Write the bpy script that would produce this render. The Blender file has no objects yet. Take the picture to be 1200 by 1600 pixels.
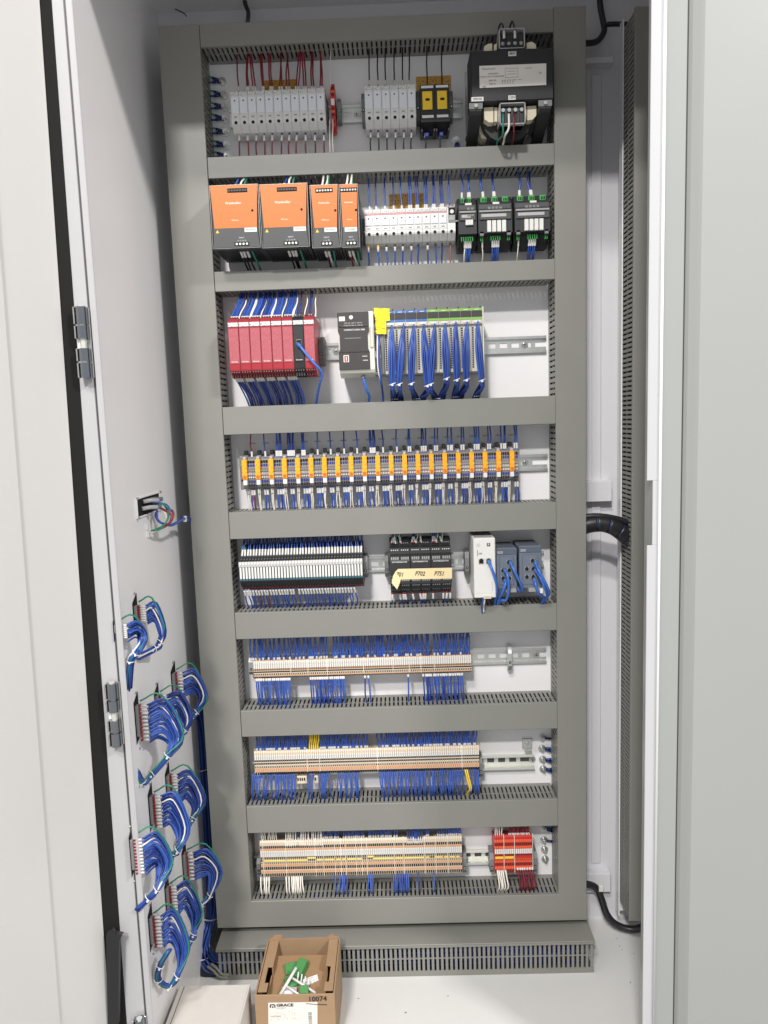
import bpy, math, random
from mathutils import Vector, Matrix
random.seed(7)
SC = bpy.context.scene
COL = SC.collection
# ------------------------------------------------------------------ camera (millimetres below, metres in the scene)
FPX, DIST = 1150.0, 1600.0
yaw, pitch, roll = (math.radians(a) for a in (-1.023, 6.9415, -1.9592))
_f = Vector((math.sin(yaw), math.cos(yaw), 0)); _r = Vector((math.cos(yaw), -math.sin(yaw), 0)); _u = Vector((0, 0, 1))
CF = math.cos(pitch)*_f - math.sin(pitch)*_u; _u2 = math.cos(pitch)*_u + math.sin(pitch)*_f
CR = math.cos(roll)*_r + math.sin(roll)*_u2; CU = math.cos(roll)*_u2 - math.sin(roll)*_r
cam = bpy.data.cameras.new('camera'); camo = bpy.data.objects.new('camera', cam); COL.objects.link(camo)
cam.sensor_fit = 'VERTICAL'; cam.sensor_height = 24; cam.lens = 24*FPX/1600; cam.clip_end = 100; cam.clip_start = .02
m = Matrix.Identity(4)
for i in range(3):
    m[i][0], m[i][1], m[i][2] = CR[i], CU[i], -CF[i]
m[1][3] = -DIST/1000
camo.matrix_world = m
SC.camera = camo
def A(px, py, y=None, x=None, z=None):
    """point (mm) seen at photo pixel px,py on the plane y (or x, or z)"""
    d = CF + CR*((px-600)/FPX) - CU*((py-800)/FPX)
    t = (y+DIST)/d.y if y is not None else (x/d.x if x is not None else z/d.z)
    return Vector((0, -DIST, 0)) + t*d
# ------------------------------------------------------------------ world, lamps, exposure
w = bpy.data.worlds.new('World'); SC.world = w; w.use_nodes = True
bg = w.node_tree.nodes['Background']; bg.inputs[0].default_value = (.92, .955, 1, 1); bg.inputs[1].default_value = .66
SC.view_settings.view_transform = 'Standard'; SC.view_settings.look = 'None'; SC.view_settings.exposure = 0; SC.view_settings.gamma = 1
def lamp(name, loc, sx, sy, power, tgt, col=(1, .975, .94)):
    l = bpy.data.lights.new(name, 'AREA'); l.shape = 'RECTANGLE'; l.size = sx; l.size_y = sy; l.energy = power; l.color = col
    o = bpy.data.objects.new(name, l); COL.objects.link(o); o.location = loc
    o.rotation_euler = (Vector(tgt)-Vector(loc)).to_track_quat('-Z', 'Y').to_euler()
    return o
lamp('ceiling_lamp', (-1.15, -5.75, 4.0), .55, .28, 295, (0, 0, 0))
lamp('ceiling_lamp', (-1.05, -4.0, 4.0), .9, .26, 142, (0, 0, 0))
lamp('ceiling_lamp', (4.2, -4.0, 4.2), .8, .3, 300, (-.4, 0, 0))
SC.cycles.max_bounces = 8; SC.cycles.diffuse_bounces = 5; SC.cycles.glossy_bounces = 4; SC.cycles.transparent_max_bounces = 8
# ------------------------------------------------------------------ materials
def lin(c):
    return tuple(((v/255)/12.92 if v/255 <= .04045 else ((v/255+.055)/1.055)**2.4) for v in c)
MATS = {}
def mat(name, rgb, rough=.5, metal=0, var=.05, bump=0, bscale=400, spec=.5, trans=0, alpha=1, coat=0, scale=60, rv=.07, rgb2=None):
    mt = bpy.data.materials.new(name); mt.use_nodes = True; nt = mt.node_tree; b = nt.nodes['Principled BSDF']
    c = lin(rgb)
    b.inputs['Roughness'].default_value = rough; b.inputs['Metallic'].default_value = metal
    b.inputs['Specular IOR Level'].default_value = spec; b.inputs['Transmission Weight'].default_value = trans
    b.inputs['Coat Weight'].default_value = coat; b.inputs['Coat Roughness'].default_value = .12
    b.inputs['Alpha'].default_value = alpha
    tc = nt.nodes.new('ShaderNodeTexCoord')
    n = nt.nodes.new('ShaderNodeTexNoise'); n.inputs['Scale'].default_value = scale; n.inputs['Detail'].default_value = 4
    nt.links.new(tc.outputs['Object'], n.inputs['Vector'])
    mx = nt.nodes.new('ShaderNodeMix'); mx.data_type = 'RGBA'
    mx.inputs['A'].default_value = (*[v*(1-var) for v in c], 1); mx.inputs['B'].default_value = (*[min(1, v*(1+var)) for v in c], 1)
    nt.links.new(n.outputs['Fac'], mx.inputs['Factor']); nt.links.new(mx.outputs['Result'], b.inputs['Base Color'])
    mr = nt.nodes.new('ShaderNodeMapRange'); mr.inputs['To Min'].default_value = max(.03, rough-rv); mr.inputs['To Max'].default_value = min(1, rough+rv)
    nt.links.new(n.outputs['Fac'], mr.inputs['Value']); nt.links.new(mr.outputs['Result'], b.inputs['Roughness'])
    if rgb2:
        oi = nt.nodes.new('ShaderNodeObjectInfo'); m2 = nt.nodes.new('ShaderNodeMix'); m2.data_type = 'RGBA'
        m2.inputs['B'].default_value = (*lin(rgb2), 1); nt.links.new(oi.outputs['Random'], m2.inputs['Factor'])
        nt.links.new(mx.outputs['Result'], m2.inputs['A']); nt.links.new(m2.outputs['Result'], b.inputs['Base Color'])
    if bump:
        n2 = nt.nodes.new('ShaderNodeTexNoise'); n2.inputs['Scale'].default_value = bscale; n2.inputs['Detail'].default_value = 3
        nt.links.new(tc.outputs['Object'], n2.inputs['Vector'])
        bp = nt.nodes.new('ShaderNodeBump'); bp.inputs['Strength'].default_value = bump; bp.inputs['Distance'].default_value = .001
        nt.links.new(n2.outputs['Fac'], bp.inputs['Height']); nt.links.new(bp.outputs['Normal'], b.inputs['Normal'])
    MATS[name] = mt
    return mt
def printed(name, base, ink, sx, sz, thr=.55, rough=.5):
    """flat print too small to read: rows of little ink marks on a base colour"""
    mt = mat(name, base, rough, var=.02); nt = mt.node_tree; b = nt.nodes['Principled BSDF']
    tc = nt.nodes['Texture Coordinate']
    mp = nt.nodes.new('ShaderNodeMapping'); mp.inputs['Scale'].default_value = (sx, 1, sz); nt.links.new(tc.outputs['Object'], mp.inputs['Vector'])
    n = nt.nodes.new('ShaderNodeTexNoise'); n.inputs['Scale'].default_value = 1; n.inputs['Detail'].default_value = 1; nt.links.new(mp.outputs['Vector'], n.inputs['Vector'])
    cr = nt.nodes.new('ShaderNodeMapRange'); cr.inputs['From Min'].default_value = thr; cr.inputs['From Max'].default_value = thr+.06
    nt.links.new(n.outputs['Fac'], cr.inputs['Value'])
    mx = nt.nodes.new('ShaderNodeMix'); mx.data_type = 'RGBA'; mx.inputs['A'].default_value = (*lin(base), 1); mx.inputs['B'].default_value = (*lin(ink), 1)
    nt.links.new(cr.outputs['Result'], mx.inputs['Factor']); nt.links.new(mx.outputs['Result'], b.inputs['Base Color'])
    return mt
mat('white_paint', (236, 234, 234), .24, var=.012, spec=.5, scale=9, rv=.015)
mat('plate_paint', (231, 229, 230), .3, var=.012, scale=7, rv=.015)
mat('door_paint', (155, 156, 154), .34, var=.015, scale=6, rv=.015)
mat('post_paint', (154, 156, 153), .28, var=.015, scale=6, rv=.015)
mat('grey_pvc', (130, 129, 123), .42, var=.035, bump=.05, bscale=500, scale=14)
mat('grey_pvc_dark', (122, 120, 112), .5, var=.04, scale=20)
mat('zinc', (205, 206, 202), .32, .85, var=.07, scale=80)
mat('bright_zinc', (222, 222, 214), .3, .6, var=.05, scale=60)
mat('steel', (190, 190, 186), .25, .9, var=.06, scale=120)
mat('dark_chrome', (140, 144, 150), .14, 1, var=.05)
mat('light_grey', (222, 221, 218), .42, var=.03, scale=90)
mat('lever_grey', (224, 225, 230), .3, var=.02, scale=90)
mat('mid_grey', (150, 151, 150), .48, var=.04)
mat('clamp_grey', (118, 120, 120), .5, var=.05)
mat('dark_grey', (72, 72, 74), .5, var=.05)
mat('black', (28, 28, 30), .42, var=.06)
mat('soft_black', (42, 42, 44), .55, var=.06)
mat('void', (10, 10, 11), .8)  # flat black painting the shade inside holes, slots and gaps
mat('gap_black', (30, 29, 28), .85, spec=.2, var=.05, bump=.1, bscale=200)
mat('white_plastic', (219, 217, 213), .42, var=.02)
mat('cream', (222, 212, 186), .5, var=.03)
mat('ivory', (214, 214, 204), .4, var=.02)
mat('orange', (206, 111, 47), .38, var=.02, scale=30)
mat('fuse_orange', (246, 168, 30), .35, var=.07, scale=200)
mat('yellow', (246, 226, 30), .5, var=.03)
mat('fuse_yellow', (238, 196, 40), .4, var=.05)
mat('jumper_yellow', (228, 204, 118), .45, var=.05); mat('brown_tag', (196, 150, 62), .5, var=.04)
mat('red_device', (150, 44, 54), .4, var=.04, scale=150)
mat('deep_red', (158, 34, 44), .42, var=.06)
mat('red_terminal', (196, 40, 38), .4, var=.05)
mat('red_orange', (232, 96, 52), .42, var=.05)
mat('dark_maroon', (88, 18, 24), .5)
mat('beige', (218, 202, 180), .45, var=.04)
mat('beige_light', (230, 220, 204), .45, var=.03)
mat('tan_orange', (214, 164, 128), .45, var=.05)
mat('term_grey', (128, 124, 126), .4, var=.1, scale=300)
mat('clear_grey', (176, 174, 176), .25, var=.08, scale=200)
mat('teal', (58, 98, 110), .42, var=.05)
mat('switch_blue', (104, 112, 126), .42, var=.03, scale=120)
mat('switch_dark', (84, 92, 106), .42, var=.04)
mat('green', (84, 190, 92), .4, var=.06)
mat('green_plug', (70, 168, 84), .42, var=.06)
mat('dull_green', (74, 138, 78), .45, var=.06); mat('lime', (128, 182, 78), .42, var=.04)
mat('stripe_blue', (66, 110, 176), .42, var=.03)
mat('cpu_black', (62, 58, 58), .42, var=.04)
mat('taupe', (200, 196, 186), .45, var=.03)
mat('light_beige', (214, 212, 200), .42, var=.03)
mat('cardboard', (158, 129, 99), .75, var=.07, bump=.15, bscale=250, scale=40)
mat('cardboard_edge', (156, 116, 80), .85, var=.12, scale=150)
mat('cardboard_inside', (150, 118, 86), .8, var=.07, scale=40)
mat('tape_paper', (226, 206, 160), .6, var=.04, scale=150)
mat('paper', (226, 220, 212), .6, var=.03); mat('floor_paint', (212, 211, 209), .3, var=.03, rv=.03, scale=12); mat('back_paint_shaded', (214, 213, 217), .26, var=.012, rv=.015); mat('door_inner', (210, 207, 204), .2, var=.012, rv=.012); mat('strip_paint', (186, 186, 188), .3, var=.015, rv=.015); mat('carton_white', (204, 198, 191), .6, var=.04); mat('frame_paint_dimmed', (176, 174, 176), .25, var=.015, rv=.015)
mat('ink', (36, 34, 36), .6)
mat('print_white', (240, 228, 215), .6)
mat('conduit', (34, 34, 38), .38, var=.12, bump=.2, bscale=120)
mat('pink', (222, 150, 150), .5)
WC = {'blue': (32, 54, 130), 'navy': (24, 40, 98), 'lan': (58, 106, 190), 'white': (226, 220, 210), 'red': (104, 24, 38), 'black': (26, 26, 28), 'green': (36, 126, 100), 'yellow': (236, 200, 40), 'brown': (150, 108, 96)}
for k, c in WC.items():
    mat('wire_'+k, c, .36, var=.22, scale=35, rgb2={'blue': (58, 94, 174), 'red': (134, 32, 50)}.get(k))
mat('sleeve', (208, 206, 202), .45, var=.06, scale=250)
mat('ferrule_blue', (34, 56, 150), .4); mat('ferrule_red', (140, 24, 34), .4); mat('ferrule_clear', (200, 196, 190), .3, var=.1)
printed('print_label', (228, 227, 224), (90, 90, 94), 1900, 330, .53)
printed('print_red', (172, 88, 96), (206, 150, 154), 1300, 420, .64, .36)
printed('print_tag', (204, 158, 66), (120, 84, 30), 420, 330, .56)
printed('print_yellow', (246, 226, 30), (130, 116, 20), 60, 900, .56)
printed('print_plate', (216, 210, 198), (120, 116, 112), 330, 420, .62)
printed('print_black', (62, 58, 58), (200, 198, 196), 500, 300, .68)
printed('print_fuse', (248, 172, 34), (150, 84, 16), 700, 230, .6, .35)
printed('print_carton', (228, 220, 212), (150, 140, 136), 420, 520, .6)
def M(n): return MATS[n]
# ------------------------------------------------------------------ mesh builder (mm)
class MB:
    def __init__(s, *mats):
        s.v = []; s.f = []; s.mi = []; s.sm = []; s.mats = list(mats)
    def m(s, name):
        if name not in s.mats: s.mats.append(name)
        return s.mats.index(name)
    def add(s, vs, fs, m, smooth=False):
        o = len(s.v); s.v += [tuple(v) for v in vs]; k = s.m(m)
        for f in fs:
            s.f.append(tuple(o+i for i in f)); s.mi.append(k); s.sm.append(smooth)
    def box(s, x0, x1, y0, y1, z0, z1, m, c=0):
        x0, x1 = min(x0, x1), max(x0, x1); y0, y1 = min(y0, y1), max(y0, y1); z0, z1 = min(z0, z1), max(z0, z1)
        if c <= 0:
            s.add([(x, y, z) for x in (x0, x1) for y in (y0, y1) for z in (z0, z1)],
                  [(0, 1, 3, 2), (4, 6, 7, 5), (0, 4, 5, 1), (2, 3, 7, 6), (0, 2, 6, 4), (1, 5, 7, 3)], m)
            return
        c = min(c, (x1-x0)*.45, (y1-y0)*.45, (z1-z0)*.45)
        L = (x0, y0, z0); H = (x1, y1, z1); ids = {}; vs = []
        for sx in (0, 1):
            for sy in (0, 1):
                for sz in (0, 1):
                    sg = (sx, sy, sz)
                    for ax in range(3):
                        p = []
                        for k in range(3):
                            e = H[k] if sg[k] else L[k]
                            p.append(e if k == ax else (e-c if sg[k] else e+c))
                        ids[sg, ax] = len(vs); vs.append(p)
        fs = []
        for ax in range(3):
            a, b = [k for k in range(3) if k != ax]
            for sd in (0, 1):
                q = []
                for (i, j) in ((0, 0), (1, 0), (1, 1), (0, 1)):
                    sg = [0, 0, 0]; sg[ax] = sd; sg[a] = i; sg[b] = j; q.append(ids[tuple(sg), ax])
                fs.append(tuple(q))
            for i in (0, 1):
                for j in (0, 1):
                    s0 = [0, 0, 0]; s1 = [0, 0, 0]; s0[a] = s1[a] = i; s0[b] = s1[b] = j; s1[ax] = 1
                    s0, s1 = tuple(s0), tuple(s1)
                    fs.append((ids[s0, a], ids[s1, a], ids[s1, b], ids[s0, b]))
        for sg in [(i, j, k) for i in (0, 1) for j in (0, 1) for k in (0, 1)]:
            fs.append((ids[sg, 0], ids[sg, 1], ids[sg, 2]))
        s.add(vs, fs, m)
    def ext(s, pts, ax, a, b, m):
        """extrude a 2D outline: ax x -> (y,z), y -> (x,z), z -> (x,y)"""
        def P(p, t): return {'x': (t, p[0], p[1]), 'y': (p[0], t, p[1]), 'z': (p[0], p[1], t)}[ax]
        n = len(pts)
        s.add([P(p, a) for p in pts]+[P(p, b) for p in pts],
              [tuple(range(n)), tuple(range(2*n-1, n-1, -1))]+[(i, (i+1) % n, n+(i+1) % n, n+i) for i in range(n)], m)
    def poly(s, pts, m): s.add(pts, [tuple(range(len(pts)))], m)
    def cyl(s, p0, p1, r, m, n=10, r2=None, caps=True):
        p0, p1 = Vector(p0), Vector(p1); d = (p1-p0).normalized(); r2 = r if r2 is None else r2
        a = d.orthogonal().normalized(); b = d.cross(a)
        cs = [(math.cos(2*math.pi*i/n), math.sin(2*math.pi*i/n)) for i in range(n)]
        vs = [p0+(a*x+b*y)*r for x, y in cs]+[p1+(a*x+b*y)*r2 for x, y in cs]
        s.add(vs, [(i, (i+1) % n, n+(i+1) % n, n+i) for i in range(n)], m, True)
        if caps: s.add(vs, [tuple(range(n-1, -1, -1)), tuple(range(n, 2*n))], m)
    def tube(s, pts, r, m, n=6, rf=None):
        P = [Vector(p) for p in pts]; N = len(P); vs = []; up = None
        for i in range(N):
            t = (P[min(i+1, N-1)]-P[max(i-1, 0)])
            t = t.normalized() if t.length > 1e-6 else Vector((0, 0, 1))
            up = t.orthogonal().normalized() if up is None else (up-t*up.dot(t)).normalized()
            q = t.cross(up); rr = r*(rf(i/(N-1)) if rf else 1)
            vs += [P[i]+(up*math.cos(2*math.pi*k/n)+q*math.sin(2*math.pi*k/n))*rr for k in range(n)]
        s.add(vs, [(i*n+k, i*n+(k+1) % n, (i+1)*n+(k+1) % n, (i+1)*n+k) for i in range(N-1) for k in range(n)]+[tuple(range(n-1, -1, -1)), tuple(range((N-1)*n, N*n))], m, True)
    def mesh(s, name, off=(0, 0, 0)):
        me = bpy.data.meshes.new(name)
        me.from_pydata([((v[0]-off[0])/1000, (v[1]-off[1])/1000, (v[2]-off[2])/1000) for v in s.v], [], s.f)
        for n in s.mats: me.materials.append(MATS[n])
        me.polygons.foreach_set('material_index', s.mi); me.polygons.foreach_set('use_smooth', s.sm)
        me.update()
        return me
def smooth(pts, k=4):
    """Catmull-Rom through the control points"""
    P = [Vector(p) for p in pts]; P = [P[0]*2-P[1]]+P+[P[-1]*2-P[-2]]; out = []
    for i in range(1, len(P)-2):
        for j in range(k):
            t = j/k; a, b, c, d = P[i-1:i+3]
            out.append(.5*((2*b)+(c-a)*t+(2*a-5*b+4*c-d)*t*t+(3*b-a-3*c+d)*t**3))
    return out+[P[-2]]
def tag(o, label=None, cat=None, group=None, kind=None):
    for k, v in (('label', label), ('category', cat), ('group', group), ('kind', kind)):
        if v: o[k] = v
    return o
def thing(name, label, cat, loc=(0, 0, 0), group=None):
    o = bpy.data.objects.new(name, None); COL.objects.link(o); o.empty_display_size = .01
    o.location = Vector(loc)/1000
    return tag(o, label, cat, group)
def obj(name, mb, parent=None, off=(0, 0, 0), loc=None, label=None):
    o = bpy.data.objects.new(name, mb if isinstance(mb, bpy.types.Mesh) else mb.mesh(name, off)); COL.objects.link(o)
    if parent: o.parent = parent
    if loc is not None: o.location = Vector(loc)/1000
    if label: o['label'] = label
    return o
def solo(name, mb, label, cat, group=None, off=(0, 0, 0)):
    return tag(obj(name, mb, off=off, loc=off), label, cat, group)
def dup(o, loc=None, label=None, group=None, parent=None):
    c = o.copy(); COL.objects.link(c)
    if parent: c.parent = parent
    if loc is not None: c.location = Vector(loc)/1000
    if label: c['label'] = label
    if group: c['group'] = group
    for ch in tuple(o.children): dup(ch, parent=c)
    return c
def struct(name, mb, parent=None):
    o = obj(name, mb, parent)
    if not parent: o['kind'] = 'structure'
    return o
def text(parent, s, size, loc, m='ink', align='CENTER', rot=(90, 0, 0), name='lettering', bold=0, sx=1, shear=0):
    c = bpy.data.curves.new(name, 'FONT'); c.body = s; c.size = size/1000; c.align_x = align; c.align_y = 'CENTER'; c.resolution_u = 2
    c.offset = bold/1000
    c.shear = shear
    tmp = bpy.data.objects.new('tmp', c); me = bpy.data.meshes.new_from_object(tmp); bpy.data.objects.remove(tmp); bpy.data.curves.remove(c)
    me.name = name; me.materials.clear(); me.materials.append(MATS[m]); o = bpy.data.objects.new(name, me); COL.objects.link(o); o.parent = parent
    o.location = Vector(loc)/1000; o.rotation_euler = [math.radians(a) for a in rot]; o.scale = (sx, 1, 1)
    return o
R = random.uniform
ORD = 'first second third fourth fifth sixth seventh eighth ninth tenth eleventh twelfth thirteenth fourteenth fifteenth sixteenth seventeenth eighteenth nineteenth twentieth'.split()
def nth(i, n, side='left'):
    """third ... from left, counted from the nearer end"""
    a, b_ = ('left', 'right') if side == 'left' else ('top', 'bottom')
    i2 = n-1-i
    if i <= i2: return ORD[i]+' from '+a
    return ORD[i2]+' from '+b_
def part3(x, a, c): return ('left', 'middle', 'right')[max(0, min(2, int(3*(x-a)/(c-a))))]
def unit(x, a, c, n): return nth(max(0, min(n-1, int(n*(x-a)/(c-a)))), n)
# ------------------------------------------------------------------ setting: the cabinet's shell
XW, YB, ZF, ZC = -472, 65, -1215, 873
b = MB(); b.box(XW-3, 760, -430, YB+3, ZF-3, ZF, 'floor_paint'); struct('floor', b)
b = MB(); b.box(XW, 760, YB, YB+3, ZF, ZC, 'back_paint_shaded'); bw = struct('back_wall', b)  # white paint toned down: the wall's shade is put into its colour
b = MB(); b.box(XW-3, 760, -400, YB+3, ZC, ZC+3, 'white_paint'); ceil = struct('ceiling', b)
b = MB(); b.box(XW-3, 900, -430, -400, 800, ZC+80, 'white_paint', 2); struct('door_header_wall', b)
b = MB(); b.box(760, 763, -400, YB, ZF, ZC, 'white_paint'); struct('inner_side_wall', b)
b = MB(); b.box(-1600, 2600, -4500, -432, -1340, -1320, 'mid_grey'); b.box(-1600, 2600, -431, 400, -1340, -1225, 'mid_grey'); struct('workshop_floor', b)
b = MB(); b.box(XW-2, XW, -428, YB, ZF, ZC, 'white_paint'); lw = struct('left_wall', b)
b = MB(); b.box(-512, -471.5, -428.5, -400, ZF, ZC, 'frame_paint_dimmed', 1); b.box(-467.6, -457, -432, -428.5, ZF, ZC, 'frame_paint_dimmed', 1.2); obj('front_flange', b, lw)  # same white paint, greyed in colour to dim the strongly lit front
b = MB(); b.box(-471.2, -467.8, -428.6, -426, ZF, ZC, 'dark_grey'); obj('flange_seam', b, lw)
# horizontal mounting struts on the back wall
for z0, z1 in ((727, 739), (-192, -146), (-1130, -1083)):
    b = MB(); b.box(XW+6, 480, 40, YB, z0, z1, 'back_paint_shaded', 1); obj('strut', b, bw)
    b = MB(); b.box(XW+16, XW+19, 8, 39.5, z0-14, z1+2, 'white_paint', .8); obj('strut_bracket', b, bw)
b = MB(); b.box(402, 430, 58, YB, -1070, 715, 'back_paint_shaded', 3); b.box(440, 462, 61, YB, -1070, 715, 'back_paint_shaded', 2); obj('wall_rib', b, bw)
# backplate
b = MB(); b.box(-438, 398, 0, 4, -1160, 800, 'plate_paint', .6); bp = struct('mounting_plate', b)
b = MB(); b.box(486, 640, 14, 17, -1160, 790, 'plate_paint', .6); b.box(486, 488.5, -4, 14, -1160, 790, 'plate_paint', .6); struct('side_mounting_plate', b)
b = MB(); b.tube(smooth([(-425, 30, 862), (-405, 20, 848), (-398, 12, 838)]), 1.2, 'soft_black'); obj('seam_sealant', b, ceil)
b = MB(); b.box(-392, -378, -60, -40, 862, 872.5, 'white_plastic', 2); obj('plug_button', b, ceil)
# ------------------------------------------------------------------ left door, hinges and an added dark strip standing in for the hinge gap
T = thing('cabinet_door', 'open white door at left edge, with dark strip in place of the hinge gap and chrome hinges', 'door', (-520, -450, ZF))
O = Vector((-520, -450, ZF))
b = MB(); q = [(-497.5, 860), (-531.9, -1215)]
b.add([(x+dx, y, z) for x, z in q for dx, y in ((0, -442), (-330, -1180), (-362, -1168), (-32, -430))], [(0, 1, 5, 4), (1, 2, 6, 5), (2, 3, 7, 6), (3, 0, 4, 7), (0, 3, 2, 1), (4, 5, 6, 7)], 'door_inner'); obj('door_panel', b, T, O)
b = MB(); b.add([(x+dx, y, z) for x, z in ((-500.2, 850), (-534.4, -1205)) for dx, y in ((-36.5, -535), (-320, -1170), (-328, -1167), (-44, -532))], [(0, 1, 5, 4), (1, 2, 6, 5), (2, 3, 7, 6), (3, 0, 4, 7), (0, 3, 2, 1), (4, 5, 6, 7)], 'door_inner'); obj('stiffener', b, T, O)
b = MB(); n = 24
for i in range(n):
    t0, t1 = i/n, (i+1)/n; z0, z1 = 860-2075*t0, 860-2075*t1
    xa = lambda z: -502-.0166*(640-z); xb = lambda z: -488.8-.0094*(640-z)
    b.add([(xa(z0), -440, z0), (xb(z0), -430, z0), (xb(z1), -430, z1), (xa(z1), -440, z1), (xa(z0), -425, z0), (xb(z0), -420, z0), (xb(z1), -420, z1), (xa(z1), -425, z1)],
          [(0, 1, 2, 3), (4, 7, 6, 5), (0, 3, 7, 4), (1, 5, 6, 2)], 'gap_black')
obj('gap_strip', b, T, O)  # added dark strip in place of the open gap at the hinges
b = MB(); p = [A(x, y, -450) for x, y in ((166, 1460), (170, 1453), (175, 1453), (179, 1459), (191, 1461), (186, 1470), (185, 1600), (170, 1640), (166, 1512))]
b.add(p+[q+Vector((0, 8, 0)) for q in p], [tuple(range(9))]+[(i, (i+1) % 9, 9+(i+1) % 9, 9+i) for i in range(9)], 'black'); obj('edge_guard', b, T, O)
for (px, py0, py1) in ((132, 476, 594), (180, 1064, 1168), (223, 1588, 1690)):
    hz0, hz1 = A(px, py1, -440).z, A(px, py0, -440).z; hx = A(px-2, (py0+py1)/2, -440).x; H = hz1-hz0
    h = MB(); h.box(hx-1, hx+11, -436, -433, hz0+.03*H, hz0+.97*H, 'steel', .6); h.cyl((hx+5, -436, hz0+H*.52), (hx+5, -438.5, hz0+H*.52), 3, 'steel', 8)
    ho = obj('hinge', h, T, O)
    for a0, a1 in ((.74, .97), (.55, .72), (.25, .42), (.03, .23)):
        k = MB(); k.cyl((hx+1, -441, hz0+a0*H), (hx+1, -441, hz0+a1*H), 8.5, 'dark_chrome', 18); k.box(hx-10, hx-7.6, -447, -434, hz0+a0*H, hz0+a1*H, 'steel', .5)
        obj('knuckle', k, ho, O)
    k = MB(); k.cyl((hx+1, -441, hz0+.05*H), (hx+1, -441, hz0+.985*H), 5, 'brown_tag' if False else 'bright_zinc', 12); obj('pin', k, ho, O)
    k = MB(); k.box(hx-10, hx-2, -438.5, -436.8, hz0+.42*H, hz0+.55*H, 'white_paint', .5); obj('spacer', k, ho, O)
# ------------------------------------------------------------------ right: door post and the closed door beside it
T = thing('door_post', 'narrow white post between the open cabinet and the closed door, with square notch', 'post', (415, -420, ZF)); O = Vector((415, -420, ZF))
b = MB()
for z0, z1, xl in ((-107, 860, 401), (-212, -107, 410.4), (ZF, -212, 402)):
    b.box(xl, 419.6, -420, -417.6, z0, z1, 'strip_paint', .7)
b.box(411, 412, -417.5, -380, ZF, 860, 'post_paint', .3)
obj('front_strip', b, T, O)
b = MB(); b.tube([(421, -421.5, ZF), (421, -421.5, 860)], 2.3, 'plate_paint', 10); obj('edge_bead', b, T, O)
b = MB(); b.box(423.2, 457, -416, -412, ZF, 860, 'post_paint', 1.2); b.box(423.3, 425, -421, -416.2, ZF, 860, 'post_paint', .4); obj('recessed_face', b, T, O)
b = MB(); b.box(457.2, 463, -414, -408, ZF, 860, 'dark_grey'); obj('seam', b, T, O)
T = thing('cabinet_door', 'plain closed grey white steel door at right edge beside the notched post', 'door', (470, -420, ZF)); O = Vector((470, -420, ZF))
b = MB(); b.ext([(459, -415), (462.5, -421), (472, -429), (476, -432), (1200, -432), (1200, -412), (459, -412)], 'z', ZF, 860, 'door_paint'); obj('door_panel', b, T, O)
for (px, y0, y1) in ((1078, 438, 560), (1070, 1038, 1148)):
    p0, p1 = A(px, y0, -416), A(px, y1, -416)
    b = MB(); b.box(p0.x-2.4, p0.x+1.6, -418.3, -416.3, p1.z, p0.z, 'dark_grey', .5); obj('latch_slot', b, T, O)
# ------------------------------------------------------------------ wire ducts
def duct(label, L, W, xf, loc, ztrim=0, overhang=1.2, wallname='slotted_wall', pitch=9.4, slot=3.6, D=76, group='grey slotted wire ducts'):
    """local: u along, v across (0..W), w out of the wall (0..D); xf maps to world mm"""
    T = thing('wire_duct', label, 'wire duct', loc, group)
    def B(mb, u0, u1, v0, v1, w0, w1, m, c=0):
        p, q = xf(u0, v0, w0), xf(u1, v1, w1); mb.box(p[0], q[0], p[1], q[1], p[2], q[2], m, c)
    c = MB(); B(c, -1, L+1, -overhang, W+overhang, D-2.2, D, 'grey_pvc', .8)
    for v in (-overhang, W+overhang-1.5): B(c, -1, L+1, v+.02, v+1.48, D-7.5, D-2.3, 'grey_pvc')
    obj('cover', c, T)
    c = MB(); B(c, 0, L, 2.2, W-2.2, .6, 2.2, 'dark_grey'); obj('base', c, T)  # base coloured dark to paint the shade behind the slots
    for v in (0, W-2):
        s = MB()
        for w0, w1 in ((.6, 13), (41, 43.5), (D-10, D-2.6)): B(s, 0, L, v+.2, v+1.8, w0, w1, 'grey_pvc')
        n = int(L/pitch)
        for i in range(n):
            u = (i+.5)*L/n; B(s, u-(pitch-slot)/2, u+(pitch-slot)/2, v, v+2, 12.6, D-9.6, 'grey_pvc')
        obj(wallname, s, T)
    return T
XL0, XL1, XR0, XR1 = -432.3, -353.7, 331.8, 392.3
ZD = [(775.9, 736.4), (530.8, 492.2), (311.3, 273.8), (41.2, -14.0), (-177.4, -232.2), (-393.0, -448.8), (-610.3, -667.1), (-829.6, -890.0), (-1054.0, -1115.0)]
names = ['along the top edge above all devices', 'between the fuse holder row and the orange power supplies', 'under the orange power supplies, above the red relays',
         'under the red safety relays, above the orange fuse terminals', 'under the orange fuse terminals', 'under the slim white relays and the taped black modules',
         'under the topmost beige terminal row', 'under the middle beige terminal row', 'wide one closing the bottom of the frame']
for i, (zt, zb) in enumerate(ZD):
    x0, x1 = (XL1+2.2, XR0-2) if i < 8 else (XL0, XR1+1)
    duct('horizontal grey wire duct '+names[i], x1-x0, zt-zb, (lambda u, v, w: (u, -w, v)), (x0, 0, zb), overhang=.9)
zb = ZD[8][0]+.6
duct('tall vertical grey wire duct forming the left side of the frame', ZD[0][0]-zb, XL1-XL0-1, (lambda u, v, w: (v, -w, u)), (XL0, 0, zb), pitch=11.4, slot=4)
duct('tall vertical grey wire duct forming the right side of the frame', ZD[0][0]+3-zb, XR1-XR0-1, (lambda u, v, w: (v, -w, u)), (XR0+.6, 0, zb), pitch=11.4, slot=4)
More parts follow.
